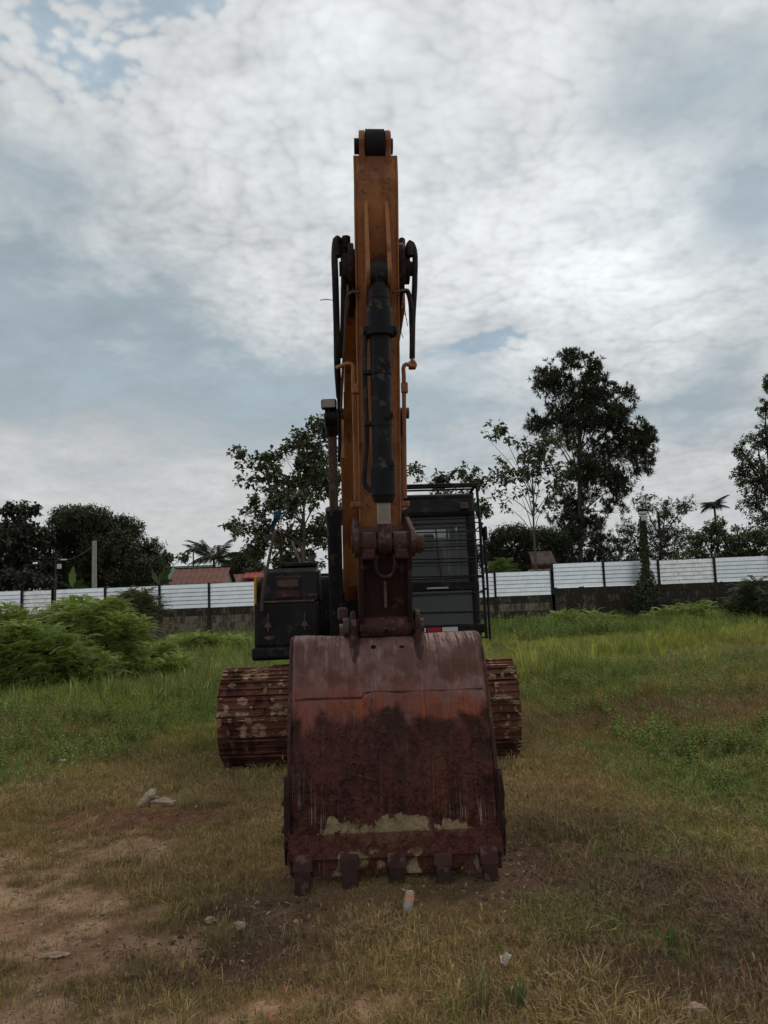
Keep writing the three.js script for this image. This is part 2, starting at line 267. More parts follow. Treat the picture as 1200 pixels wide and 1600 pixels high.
// short, mostly dry turf near by
field('short_grass', [1, 2, 3, 4].map(s => bladeTuft(s, 18, .06, .066, .0036, .8)), r => {
  const [x, d] = spot(r, 1.9, 8.2), c = cover(x, -d); if (underTrack(x, d)) return null;
  const bare = Math.max(.88 * ss(.25, .85, c.sand + (c.f - .5) * .9), .8 * ss(.3, .9, c.red), .8 * ss(.35, .85, c.dark)); if (r() < bare + .12 * (c.f < .42)) return null;
  return { x, z: -d, s: (.4 + .95 * r() * r()) * (1 + .4 * c.green) * (.5 + 1.1 * c.n2) * (1 - .4 * bare) * byBucket(x, d), c: grassColor(c, r, d) };
}, 66000, 201);
// wispy dry stems standing above the turf
field('dry_grass_stems', [11, 12, 13].map(s => bladeTuft(s, 5, .06, .14, .0030, .8, 3)), r => {
  const [x, d] = spot(r, 2.1, 12), c = cover(x, -d); if (underTrack(x, d)) return null;
  if (byBucket(x, d) < .8 || r() < Math.max(c.sand, c.red) || r() > .25 + c.purple * .8 + (x > .8 ? .35 : 0)) return null;
  return { x, z: -d, s: .45 + .75 * r(), c: mix3(G.straw, G.purple, c.purple * .7 + .3 * r()).map(t => t * (.7 + .6 * r())) };
}, 7000, 202);
// the rougher belt around the machine
field('rough_grass', [21, 22, 23].map(s => bladeTuft(s, 14, .10, .20, .0075, .6)), r => {
  const [x, d] = spot(r, 6.6, 15), c = cover(x, -d); if (underTrack(x, d) || (Math.abs(x + .22) < 1.1 && d > 7.7 && d < 12)) return null;
  if (r() < ss(.4, .8, c.red) || r() > ss(6.2, 9.5, d + (c.n - .5) * 4)) return null;
  return { x, z: -d, s: (.45 + .7 * r()) * (.55 + .75 * ss(7, 12, d)) * (.7 + .6 * c.n), c: grassColor(c, r, d) };
}, 26000, 203);
// tall seeding grass behind and beside the machine
field('tall_grass', [31, 32, 33].map(s => bladeTuft(s, 16, .16, .50, .012, .5, 3)), r => {
  const [x, d] = spot(r, 10.5, 39.5, 3), c = cover(x, -d);
  if ((Math.abs(x + .22) < 2.3 && d < 13.5) || r() > ss(9.5, 15, d + (c.n - .5) * 6)) return null;
  const patchy = fbm(x * .35, d * .35, 4, 91); let k;
  if (x < 0) k = mix3(G.lush, G.green, r() * .7 + (patchy - .5)); else k = mix3(mix3(G.yg, [.25, .215, .095], ss(21, 13, d) * .9), G.lush, ss(27, 34, d + (patchy - .5) * 12) * .8);
  if (x > 1 && d > 15 && d < 24 && x < 7) k = mix3(k, G.yg.map(t => t * 1.2), .45);
  const p2 = fbm(x * .9 + 40, d * .9, 3, 99); k = mix3(k, [.16, .115, .06], ss(.5, .7, p2) * .55); k = mix3(k, [.10, .15, .03], ss(.5, .34, p2) * .6);
  const v = .6 + .8 * r(); return { x, z: -d, s: (.4 + .95 * r() * r()) * (.3 + 1.5 * patchy * patchy * 1.6) * lerp(.72, .62, ss(16, 30, d)), c: k.map(t => t * v) };
}, 52000, 204);
// separate clumps that stand out of the turf
field('grass_clumps', [51, 52, 53].map(s => bladeTuft(s, 34, .05, .12, .0040, .9, 2)), r => {
  const [x, d] = spot(r, 2.1, 9), c = cover(x, -d); if (underTrack(x, d) || byBucket(x, d) < .9 || r() < Math.max(c.sand, c.red) * 1.2 || fbm(x * 1.7, d * 1.7, 3, 97) < .5) return null;
  return { x, z: -d, s: .4 + .8 * r() * r(), c: mix3(grassColor(c, r, d), r() < .45 ? G.green : G.straw, .35) };
}, 2600, 206);
// dead leaves and scraps of dry stalk on the bare ground
(function litter() {
  const r = rng(311), pos = [-.5, 0, 0, 0, .18, -.28, .5, .05, 0, -.5, 0, 0, .5, .05, 0, 0, .12, .28], g = new THREE.BufferGeometry(); g.setAttribute('position', new THREE.Float32BufferAttribute(pos, 3)); g.computeVertexNormals();
  const im = new THREE.InstancedMesh(g, mat({ rgb: [1, 1, 1], roughness: .95, side: THREE.DoubleSide }), 7000), o = new THREE.Object3D(), c = new THREE.Color(); im.name = 'leaf_litter'; let n = 0;
  while (n < 7000) { const [x, d] = spot(r, 2.0, 7.5), q = cover(x, -d); if (r() > .06 + 1.1 * q.dark + .5 * q.red + .35 * q.sand) continue; const s = .008 + .022 * r() * r(); o.position.set(x, groundY(x, -d) + .006 + .012 * r(), -d); o.rotation.set((r() - .5) * .9, r() * 6.3, (r() - .5) * .9); o.scale.set(s * (1 + 1.5 * r()), s, s * (.4 + .8 * r())); o.updateMatrix(); im.setMatrixAt(n, o.matrix); const k = .5 + 1.1 * r(); im.setColorAt(n++, c.setRGB(...(r() < .6 ? [.11 * k, .062 * k, .04 * k] : [.30 * k, .21 * k, .13 * k]))); }
  tag(im, null, null, null, 'stuff'); scene.add(im);
})();
// leafy weeds rising along the foot of the wall
function weed(seed) {
  const r = rng(seed), pos = [], col = [];
  for (let s = 0; s < 5; s++) {
    const a = r() * 6.283, h = .35 + .4 * r(), bx = Math.cos(a) * .14 * r(), bz = Math.sin(a) * .14 * r(), lx = (r() - .5) * .35, lz = (r() - .5) * .35;
    for (let i = 0; i < 14; i++) { const t = .15 + .85 * i / 14, x = bx + lx * t, y = h * t, z = bz + lz * t, q = r() * 6.283, l = .09 * (1.1 - .5 * t) * (.7 + .6 * r()), dx = Math.cos(q) * l, dz = Math.sin(q) * l, k = .7 + .6 * r(); pos.push(x, y, z, x + dx * .5 - dz * .35, y + l * .25, z + dz * .5 + dx * .35, x + dx, y - l * .1, z + dz, x, y, z, x + dx, y - l * .1, z + dz, x + dx * .5 + dz * .35, y + l * .25, z + dz * .5 - dx * .35); for (let q2 = 0; q2 < 6; q2++) col.push(k, k, k); }
  }
  const g = new THREE.BufferGeometry(); g.setAttribute('position', new THREE.Float32BufferAttribute(pos, 3)); g.setAttribute('color', new THREE.Float32BufferAttribute(col, 3)); g.computeVertexNormals(); return g;
}
field('leafy_weeds', [41, 42, 43].map(weed), r => {
  const near = r() < .30, [x, d] = near ? spot(r, 3.0, 16, 2) : spot(r, 26, 38.6, 3), c = cover(x, -d);
  if (Math.abs(x + .22) < 2.6 && d < 13.5) return null;
  if (near && (underTrack(x, d) || r() > c.green * .9 + ss(7, 12, d) * .25)) return null; if (!near && r() > .15 + 1.3 * ss(.42, .62, fbm(x * .5, d * .5, 3, 95)) * ss(24, 36, d)) return null;
  const v = .6 + .7 * r(); return { x, z: -d, s: near ? .22 + .35 * r() : (.4 + .9 * r() * r()) * (.5 + 1.1 * fbm(x * .4, d * .4, 3, 96)) * (x > 2 ? .9 : .55), c: mix3([.13, .215, .030], [.23, .29, .05], r()).map(t => t * v) };
}, 11000, 205);
// small loose stones and clods on the bare soil
(function pebbles() {
  const r = rng(301), g = new THREE.IcosahedronGeometry(1, 1), p = g.attributes.position; for (let i = 0; i < p.count; i++) { const k = .75 + .5 * vn3(p.getX(i) * 1.7 + 5, p.getY(i) * 1.7 + 5, p.getZ(i) * 1.7 + 5, 3); p.setXYZ(i, p.getX(i) * k, p.getY(i) * k * .65, p.getZ(i) * k); } g.computeVertexNormals();
  const im = new THREE.InstancedMesh(g, mat({ rgb: [1, 1, 1], roughness: .95, bumpMap: grit, bumpScale: .003 }), 5200), o = new THREE.Object3D(), c = new THREE.Color(); im.name = 'pebbles'; let n = 0;
  while (n < 5200) {
    const [x, d] = spot(r, 2.0, 8), q = cover(x, -d); if (r() > .04 + Math.max(ss(.25, .7, q.sand), ss(.3, .7, q.red), .6 * q.dark)) continue;
    const s = .0025 + .010 * Math.pow(r(), 7) + .003 * r(); o.position.set(x, groundY(x, -d) + s * .25, -d); o.rotation.set(r() * .6, r() * 6.3, r() * .6); o.scale.set(s, s * (.6 + .6 * r()), s * (.7 + .6 * r())); o.updateMatrix(); im.setMatrixAt(n, o.matrix);
    const k = .6 + .7 * r(); im.setColorAt(n++, c.setRGB(...(q.red > q.sand ? [.17 * k, .085 * k, .055 * k] : q.dark > .4 && r() < .7 ? [.06 * k, .042 * k, .03 * k] : [.28 * k, .21 * k, .14 * k])));
  }
  tag(im, null, null, null, 'stuff'); scene.add(im);
})();
// ---------------------------------------------------------------- the excavator
const EX = thing('excavator', 'muddy orange and black crawler excavator parked with its bucket on the ground', 'excavator', [-.22, -.133, -9.8]);
EX.rotation.x = -4 * Math.PI / 180; EX.updateMatrixWorld(true);
const INV = EX.matrixWorld.clone().invert(), YAW = 2.6 * Math.PI / 180;
const ARM = new THREE.Matrix4().makeTranslation(-.285, 0, -9.8).multiply(new THREE.Matrix4().makeRotationY(3.2 * Math.PI / 180)).multiply(new THREE.Matrix4().makeTranslation(0, 1.1, 0)).multiply(new THREE.Matrix4().makeRotationZ(-.0115)).multiply(new THREE.Matrix4().makeTranslation(0, -1.1, 0));
const UPR = new THREE.Matrix4().makeRotationY(YAW);
const armM = INV.clone().multiply(ARM);
const arm = g => uvBox(g).applyMatrix4(armM);           // built in the arm's own plane: x across, y height, z forward from the swing axis
const armKeep = g => norm(g).applyMatrix4(armM);        // the same, keeping its own uv
const upper = g => uvBox(g).applyMatrix4(UPR);
const world = g => norm(g).applyMatrix4(INV);
const xcyl = (s, h, r, x0, x1, seg = 20) => cyl(V(x0, h, s), V(x1, h, s), r, r, seg);

// --- tracks
const shoeTex = k => tex(1024, 1024, (u, v) => {
  const a = fbmp(u, v, 6, 6, 101), b = fbmp(u, v, 20, 4, 103), w = fbmp(u, v, 3, 5, 107);
  let c = mix3([.150, .060, .043], [.060, .026, .021], ss(.35, .65, b)); c = c.map(t => t * (.75 + .5 * a));
  c = mix3(c, [.20, .115, .075], ss(.56, .66, a * .6 + b * .4) * .7);
  return mix3(c, [.36, .225, .150].map(t => t * (.35 + 1.3 * b)), ss(k, k + .075, w * .30 + a * .30 + b * .40) * .9);
});
M.shoe = mat({ map: shoeTex(.555), roughness: .85, bumpMap: grit, bumpScale: .008 }); M.shoeMuddy = mat({ map: shoeTex(.52), roughness: .9, bumpMap: grit, bumpScale: .012 });
const shoeGeos = [0, 1, 2, 3, 4].map(k => {
  const r = rng(500 + k), list = [box(.76, .014, .198, 0, 0, 0)];
  for (const z of [-.074, 0, .074]) list.push(box(.756, z === 0 ? .014 : z > 0 ? .032 : .022, .012 + .006 * r(), (r() - .5) * .004, .02, z));
  const g = uvBox(join(list)), uv = g.attributes.uv; for (let i = 0; i < uv.count; i++) uv.setXY(i, uv.getX(i) * .8 + k * .37, uv.getY(i) * .8 + k * .213); return g;
});
function clodGeo(seed, w, h, d) { const g = norm(new THREE.IcosahedronGeometry(1, 3)), p = g.attributes.position; for (let i = 0; i < p.count; i++) { const x = p.getX(i), y = p.getY(i), z = p.getZ(i), k = .55 + .95 * vn3(x * 1.8 + 9, y * 1.8 + 9, z * 1.8 + 9, seed) * (.7 + .6 * vn3(x * 5 + 9, y * 5 + 9, z * 5 + 9, seed + 3)); p.setXYZ(i, x * k * w, y * k * h, z * k * d); } g.computeVertexNormals(); return uvBox(g); }
const R = .44, CY = .478, ZI = 1.70;
for (const side of [-1, 1]) {
  const t = new THREE.Group(); t.name = 'track'; t.position.x = side * 1.09; EX.add(t);
  const straight = 2 * ZI, arc = Math.PI * R, total = 2 * straight + 2 * arc, n = Math.round(total / .186);
  const where = u => {                                    // along the chain: [y, z, angle]
    u = ((u % total) + total) % total;
    if (u < arc) { const f = -Math.PI / 2 + u / R; return [CY + R * Math.sin(f), ZI + R * Math.cos(f), Math.PI / 2 - f]; }
    u -= arc; if (u < straight) { const q = u / straight; return [CY + R - .05 * Math.sin(q * Math.PI), ZI - u, .0]; }
    u -= straight; if (u < arc) { const f = Math.PI / 2 + u / R; return [CY + R * Math.sin(f), -ZI + R * Math.cos(f), Math.PI / 2 - f]; }
    u -= arc; return [CY - R, -ZI + u, Math.PI];
  };
  const rr = rng(40 + side);
  for (let k = 0; k < n; k++) { const [y, z, a] = where((k + (side < 0 ? .25 : .6)) * total / n), o = mesh('track_shoe', shoeGeos[Math.floor(rr() * 5)], side > 0 ? M.shoeMuddy : M.shoe, t); o.position.set(0, y, z); o.rotation.x = a + .085; }   // each shoe laps over the next
  for (let k = 0; k < (side > 0 ? 26 : 20); k++) {         // dried mud stuck between the grousers
    const u = arc * (.28 + .9 * rr()), [y, z, a] = where(u), w = .012 + .05 * rr() * rr(), o = mesh('mud_clod', clodGeo(600 + k + side * 40, w, .020, .014 + .03 * rr()), M.mud, t);
    o.position.set((rr() - .5) * .66, y, z); o.rotation.x = a; o.translateY(.012);
  }
  const wheel = (z, r, w) => uvBox(join([xcyl(z, CY, r, -w / 2, w / 2, 28), xcyl(z, CY, r * .45, -w / 2 - .06, w / 2 + .06, 18)]));
  mesh('idler', wheel(ZI, .38, .16), M.darkRust, t); mesh('sprocket', wheel(-ZI, .36, .10), M.darkRust, t);
  mesh('track_frame', uvBox(join([rbox(.34, .28, 2.9, 0, .46, 0, .04), rbox(.2, .2, .5, 0, .47, 1.45, .03)])), M.black, t);
  for (let k = 0; k < 7; k++) mesh('track_roller', uvBox(xcyl(-1.2 + k * .4, .17, .10, -.14, .14, 16)), M.darkRust, t);
  for (const z of [-.6, .6]) mesh('carrier_roller', uvBox(xcyl(z, .74, .075, -.1, .1, 14)), M.darkRust, t);
}
mesh('carbody', uvBox(join([rbox(2.0, .30, 1.1, 0, .60, 0, .05), rbox(2.1, .22, .3, 0, .55, .75, .05), rbox(2.1, .22, .3, 0, .55, -.75, .05)])), M.black, EX);
mesh('swing_bearing', uvBox(cyl(V(0, .72, 0), V(0, 1.05, 0), .62, .62, 40)), M.black, EX);

// --- upper structure
const U = (name, geos, m, parent = EX) => mesh(name, upper(join(Array.isArray(geos) ? geos : [geos])), m, parent);
U('deck', [rbox(2.5, .12, 3.0, -.02, 1.11, -.55, .02), rbox(.9, .30, 1.5, -.05, 1.3, .3, .03), box(.06, .55, .9, -.36, 1.5, .55), box(.06, .55, .9, .28, 1.5, .55)], M.black);
U('engine_hood', [rbox(2.46, .92, 1.5, -.02, 1.64, -1.25, .06), rbox(.8, .06, .9, -.85, 2.13, -1.2, .02)], M.black);
U('side_panel', [rbox(.03, .72, 1.6, -1.305, 1.6, .3, .012), rbox(.03, .72, 1.5, -1.265, 1.6, -1.25, .012)], M.yellow);
(function counterweight() { const s = new THREE.Shape(); s.moveTo(-1.25, -1.95); s.lineTo(1.22, -1.95); s.lineTo(1.22, -2.3); s.absarc(0, -1.2, 1.62, -.72, -Math.PI + .72, true); s.lineTo(-1.25, -2.3); s.closePath(); const g = new THREE.ExtrudeGeometry(s, { depth: .95, bevelEnabled: true, bevelSize: .04, bevelThickness: .04, bevelSegments: 3 }); g.rotateX(Math.PI / 2).scale(1, 1, -1).translate(0, 2.05, 0); g.scale(1, 1, -1); U('counterweight', g, M.orange); })();
// right-hand boxes: the toolbox step with the battery case above it
{
  const lower = U('toolbox', [rbox(.72, .50, .72, -.945, 1.40, .86, .03)], M.black);
  U('front_panel', [rbox(.66, .43, .02, -.945, 1.40, 1.228, .01)], M.black, lower);
  U('step', [rbox(.80, .14, .84, -.93, 1.095, .86, .035)], M.black, lower);
  for (const x of [-1.15, -.75]) {                        // star-shaped latches caked with mud
    U('latch', [cyl(V(x, 1.40, 1.23), V(x, 1.40, 1.262), .034, .03, 12), rbox(.016, .19, .014, x, 1.43, 1.246, .005), rbox(.085, .02, .014, x, 1.385, 1.246, .005)], M.pin, lower);
    mesh('mud_clod', clodGeo(700 + x * 9 | 0, .05, .02, .010).translate(x + .01, 1.262, 1.243).applyMatrix4(UPR), M.pin, lower);
  }
  const o = [[1.20, 1.66], [1.20, 1.70], [1.10, 1.99], [1.05, 2.04], [.4, 2.04], [.4, 1.66]];
  const bc = U('battery_case', [plate(o, .62, .03, -.90), plate([[1.1, 1.66], [1.05, 1.84], [.92, 1.96], [.4, 1.96], [.4, 1.66]], .12, .03, -1.22), rbox(.42, .05, .5, -.83, 2.09, .72, .015)], M.black);
  const tilt = g => g.rotateX(-.33).translate(-.93, 1.86, 1.162);
  U('vent_frame', [tilt(join([box(.235, .018, .02, 0, .055, 0), box(.235, .018, .02, 0, -.055, 0), box(.018, .11, .02, -.118, 0, 0), box(.018, .11, .02, .118, 0, 0)]))], M.darkRust, bc);
  U('vent', [tilt(join([box(.22, .095, .008), ...[-2, -1, 0, 1, 2].map(k => box(.21, .008, .012, 0, k * .018, .004))]))], M.pin, bc);
  U('rust_patch', [tilt(box(.27, .26, .004, -.005, -.035, -.006))], M.rust, bc);
  U('hinge_rail', [rbox(.56, .022, .022, -.92, 1.655, 1.215, .008), rbox(.10, .02, .02, -.66, 1.72, 1.19, .006)], M.pin, bc);
  // leaning grab rails
  const pt = (x, y, z) => P(x, y, z);
  for (const g of [tube([pt(409, 955, 8.55), pt(411, 925, 8.55), pt(417, 890, 8.6), pt(424, 855, 8.7), pt(430, 829, 8.8), pt(436, 833, 8.9), pt(439, 862, 9.1), pt(440, 905, 9.3)], .017, 40), tube([pt(456, 846, 9.4), pt(462, 862, 9.3), pt(471, 884, 9.2)], .016, 10), tube([pt(471, 853, 9.5), pt(475, 884, 9.4)], .016, 6)]) mesh('handrail', world(g), M.pin, EX);
  mesh('hood_cap', world(uvBox(join([cyl(pt(487, 884, 9.6), pt(487, 868, 9.6), .05, .035, 12)]))), M.pin, EX);
}
// --- cab with its guard cage
{
  const cab = new THREE.Group(); cab.name = 'cab'; EX.add(cab);
  const X0 = .26, X1 = 1.20, F = 1.20, B = -.42, c = (X0 + X1) / 2, w = X1 - X0;
  const post = (x, z, z2) => tube([V(x, 1.15, z), V(x, 1.75, z), V(x, 2.5, z2 ?? z), V(x, 2.70, (z2 ?? z) - .05)], .045, 14, 8);
  U('cab_frame', [post(X1 - .05, F - .02, F - .10), rbox(.09, 1.3, .07, X1 - .085, 2.05, F - .05, .03), post(X0 + .05, F - .02, F - .10), post(X1 - .05, B), post(X0 + .05, B), post(X1 - .05, .35), rbox(w, .10, .10, c, 1.76, F - .03, .02), rbox(.10, .5, .05, X1 - .06, 2.42, F - .07, .02), rbox(w, .16, F - B, c, 1.17, (F + B) / 2, .04)], M.black, cab);
  U('cab_roof', [rbox(w + .02, .17, F - B + .02, c, 2.75, (F + B) / 2 - .06, .05), plate([[F + .05, 2.56], [F + .06, 2.60], [F - .02, 2.76], [F - .10, 2.76], [F - .05, 2.58]], w - .04, .01, c)], M.black, cab);
  U('side_panel', [box(.03, .6, F - B - .05, X1 - .02, 1.5, (F + B) / 2), box(.03, .6, F - B - .05, X0 + .02, 1.5, (F + B) / 2), box(w - .06, .7, .03, c, 1.5, B)], M.black, cab);
  U('windscreen', [box(w - .13, .78, .006, c, 2.19, F - .02)], M.glass, cab);
  U('lower_windscreen', [box(w - .13, .46, .006, c, 1.50, F)], M.glass, cab);
  U('side_window', [box(.006, .8, 1.45, X1 - .02, 2.2, (F + B) / 2)], M.glass, cab);
  U('side_window', [box(.006, .8, 1.45, X0 + .02, 2.2, (F + B) / 2)], M.glass, cab);
  U('rear_window', [box(w - .15, .7, .006, c, 2.2, B)], M.glass, cab);
  U('seat', [rbox(.5, .14, .5, c, 1.65, .2, .05), rbox(.48, .75, .14, c, 1.98, -.06, .06), rbox(.26, .2, .1, c, 2.45, -.08, .04)], M.seat, cab);
  U('consoles_dark_backing', [rbox(.14, .3, .5, c - .34, 1.68, .25, .03), rbox(.14, .3, .5, c + .34, 1.68, .25, .03), rbox(w - .16, .46, .12, c, 1.50, F - .085, .02)], M.black, cab);  // two side consoles; full-width box added behind the lower pane to darken it
  U('wiper', [tube([V(c + .06, 1.78, F + .012), V(c + .035, 2.1, F + .010), V(c + .015, 2.42, F - .004)], .008, 10, 5)], M.pin, cab);
  const strip = [[-.20, .11, M.white], [-.055, .15, M.red], [.12, .17, M.white]];
  for (const [x, ww, m] of strip) U('reflective_tape', [box(ww, .045, .004, c - .075 + x + .06, 1.285, F + .095)], m, cab);
  U('nameplate', [rbox(.24, .016, .006, c + .0, 1.745, F + .026, .002)], M.white, cab);
  U('bumper', [rbox(w + .04, .10, .09, c, 1.285, F + .045, .02)], M.black, cab);
  // the cage: rods across the windscreen
  const gx0 = .25, gx1 = 1.225, gz = F + .13, rod = (a, b, r = .0085) => cyl(a, b, r, r, 7);
  const rows = [810, 818, 831, 845, 855, 874, 880, 902, 905.5, 930, 959], rr = rng(77);
  for (const py of rows) { const h = P(690, py, 8.5).y + .06, e = (rr() - .5) * .014; U('guard_bar', [rod(V(gx0, h + e, gz), V(gx1, h - e, gz), .0075)], M.black, cab); }
  for (const x of [gx0, gx1]) U('guard_post', [tube([V(x, 1.17, gz), V(x, 2.5, gz), V(x, 2.90, gz - .06)], .016, 12, 7)], M.black, cab);
  U('guard_post', [tube([V(gx1 + .06, 1.16, gz - .12), V(gx1 + .065, 2.2, gz - .14), V(gx1 + .03, 2.5, gz - .14), V(gx1 - .01, 2.6, gz - .12)], .014, 14, 7)], M.black, cab);
  U('guard_post', [tube([V(gx1 + .02, 1.16, gz - .5), V(gx1 + .02, 2.9, gz - .5)], .014, 8, 7)], M.black, cab);
  for (const h of [1.19, 1.72, 2.2, 2.46]) U('guard_bar', [rod(V(gx1, h, gz), V(gx1 + .06, h, gz - .13)), rod(V(gx1 + .06, h, gz - .13), V(gx1 + .02, h, B))], M.black, cab);
  U('roof_guard', [rbox(gx1 - gx0 + .03, .055, .04, c, 2.89, gz - .04, .012), rod(V(gx0, 2.905, gz - .04), V(gx0, 2.905, B), .02), rod(V(gx1, 2.905, gz - .04), V(gx1, 2.905, B), .02), rod(V(gx0, 2.905, B), V(gx1, 2.905, B), .02), ...[0, 2, 4].map(k => rod(V(gx0, 2.9, gz - .3 - k * .22), V(gx1, 2.9, gz - .3 - k * .22), .012))], M.black, cab);
  U('cab_lamp', [rbox(.10, .075, .06, X1 - .13, 2.66, F + .05, .015)], M.pin, cab);
  U('mirror', [rbox(.035, .16, .09, gx1 + .075, 2.34, gz - .10, .015)], M.black, cab);
}
// --- boom
const A = (name, geos, m, parent = EX) => mesh(name, arm(join(Array.isArray(geos) ? geos : [geos])), m, parent);
{
  const outline = [[.18, 1.60], [.55, 1.58], [.72, 1.75], [2.30, 3.32], [2.75, 3.52], [4.42, 3.66], [4.42, 4.02], [2.55, 4.20], [2.05, 4.06], [1.70, 3.75], [.22, 2.00], [.12, 1.80]];
  const boom = A('boom', [plate(outline, .44, .012), plate([[.18, 1.60], [.55, 1.58], [.72, 1.75], [2.0, 3.03], [1.60, 3.58], [.22, 2.00], [.12, 1.80]], .53, .012), xcyl(.35, 1.77, .2, -.30, .30)], M.orange);
  for (const x of [-.17, .17]) A('boom_fork', [plate([[4.3, 3.64], [4.6, 3.68], ...roundOutline([4.66, 3.85], .17, -Math.PI / 2, Math.PI / 2), [4.3, 4.03]], .040, .008, x)], M.darkRust, boom);
  A('pivot_boss', [xcyl(4.66, 3.85, .105, -.23, -.19), xcyl(4.66, 3.85, .105, .19, .23), xcyl(4.66, 3.85, .05, -.25, .25)], M.rubber, boom);
  A('cylinder_pin', [xcyl(2.32, 3.40, .055, -.41, .41)], M.pin, boom);
  for (const x of [-.222, .222]) A('weld_seam', [tube([V(x, 1.75, .72), V(x, 2.5, 1.47), V(x, 3.32, 2.30), V(x, 3.5, 2.75)], .008, 16, 5)], M.orange, boom);
  for (const x of [-.345, .315]) {                        // lift cylinders
    const a = V(x, 1.15, 1.22), b = V(x, 3.36, 2.32), t = b.clone().sub(a).normalize(), at = d => a.clone().addScaledVector(t, d);
    const c = A('lift_cylinder', [cyl(at(.06), at(1.50), .076, .076, 22), cyl(at(1.36), at(1.53), .088, .088, 22), xcyl(1.22, 1.15, .09, x - .06, x + .06)], M.cyl);
    A('piston_rod', [cyl(at(1.45), at(2.42), .045, .045, 18)], M.pin, c);
    A('rod_eye', [xcyl(2.32, 3.36, .085, x - .062, x + .062), cyl(at(2.3), at(2.44), .06, .07, 14)], M.black, c);
  }
  // stick cylinder above the boom
  const sc = A('stick_cylinder', [cyl(V(0, 4.30, 2.2), V(0, 4.48, 3.9), .085, .085, 22), cyl(V(0, 4.47, 3.8), V(0, 4.49, 4.0), .1, .1, 20), xcyl(2.15, 4.29, .1, -.07, .07)], M.cyl);
  A('piston_rod', [cyl(V(0, 4.49, 3.95), V(0, 4.565, 4.91), .052, .052, 18)], M.chrome, sc);
  A('rod_eye', [xcyl(4.935, 4.575, .105, -.062, .062, 24)], M.rubber, sc);
}
// --- stick
{
  const outline = [[4.84, 4.48], [4.98, 4.485], [4.99, 4.32], [4.95, 4.16], [4.30, 1.78], [4.30, 1.38], ...roundOutline([4.15, 1.35], .14, .1, -Math.PI, 8), [4.0, 1.8], [4.05, 2.2], [4.33, 3.45], [4.42, 3.95], [4.62, 4.35]];
  const st = A('stick', [plate(outline, .275, .008)], M.orange);
  for (const x of [-.085, .085]) A('rod_fork', [plate([[4.79, 4.40], [4.98, 4.40], [5.01, 4.52], ...roundOutline([4.935, 4.575], .098, -.1, Math.PI, 10), [4.83, 4.5]], .038, .006, x)], M.orange, st);
  A('fork_pin', [xcyl(4.935, 4.575, .05, -.135, .12, 18)], M.rubber, st);
  for (const x of [-.068, .068]) A('cylinder_bracket', [plate([[4.88, 4.20], [4.95, 4.21], [5.02, 3.96], ...roundOutline([4.985, 3.67], .085, .35, -1.9, 8), [4.78, 3.55]], .026, .005, x)], M.orange, st);
  for (const x of [-.138, .138]) { A('stick_flange', [tube([V(x, 4.48, 4.983), V(x, 4.32, 4.992), V(x, 4.16, 4.953), V(x, 3.0, 4.635), V(x, 1.78, 4.303)], .0075, 24, 5)], M.orange, st); A('pivot_boss', [xcyl(4.15, 1.35, .15, x - .02 * Math.sign(x), x + .012 * Math.sign(x), 22)], M.rust, st); }
  A('pivot_boss', [xcyl(4.66, 3.85, .13, -.148, .148, 22)], M.orange, st);
  // bucket cylinder
  const a = V(0, 3.67, 4.985), b = V(0, 1.95, 4.85), t = b.clone().sub(a).normalize(), L = a.distanceTo(b), at = d => a.clone().addScaledVector(t, d);
  const bc = A('bucket_cylinder', [xcyl(4.985, 3.67, .082, -.055, .055), cyl(at(.05), at(.16), .055, .07, 20), cyl(at(.12), at(1.36), .0665, .0665, 26), cyl(at(.22), at(.40), .082, .082, 26), cyl(at(.36), at(.40), .098, .098, 26), cyl(at(1.22), at(1.25), .07, .081, 26), cyl(at(1.25), at(1.42), .082, .082, 26), cyl(at(1.42), at(1.47), .078, .06, 26), rbox(.22, .05, .10, 0, at(.37).y, at(.37).z, .012)], M.cyl, EX);
  A('piston_rod', [cyl(at(1.45), at(L - .06), .043, .043, 20)], M.chrome, bc);
  A('rod_eye', [xcyl(4.85, 1.95, .075, -.043, .043, 22), cyl(at(L - .12), at(L - .03), .046, .06, 16)], M.rust, bc);
  A('oil_pipe', [tube([V(-.085, at(.36).y, at(.36).z), V(-.10, at(.5).y, at(.5).z), V(-.10, at(1.1).y, at(1.1).z), V(-.115, at(1.25).y, at(1.25).z), V(-.115, at(1.36).y, at(1.36).z), V(-.07, at(1.40).y, at(1.40).z)], .0155, 40, 8)], M.rubber, bc);
  for (const d of [.62, .95]) A('pipe_clamp', [cyl(at(d), at(d + .03), .0715, .0715, 24), rbox(.06, .03, .045, -.085, at(d + .015).y, at(d + .015).z, .008)], M.cyl, bc);
  const rnd = rng(91); for (let k = 0; k < 3; k++) mesh('grease_clod', clodGeo(900 + k, .02 + .012 * rnd(), .03, .012).translate(.03 + .02 * rnd(), at(.6 + .32 * k).y, at(.6 + .32 * k).z + .06).applyMatrix4(armM), M.rubber, bc);
}
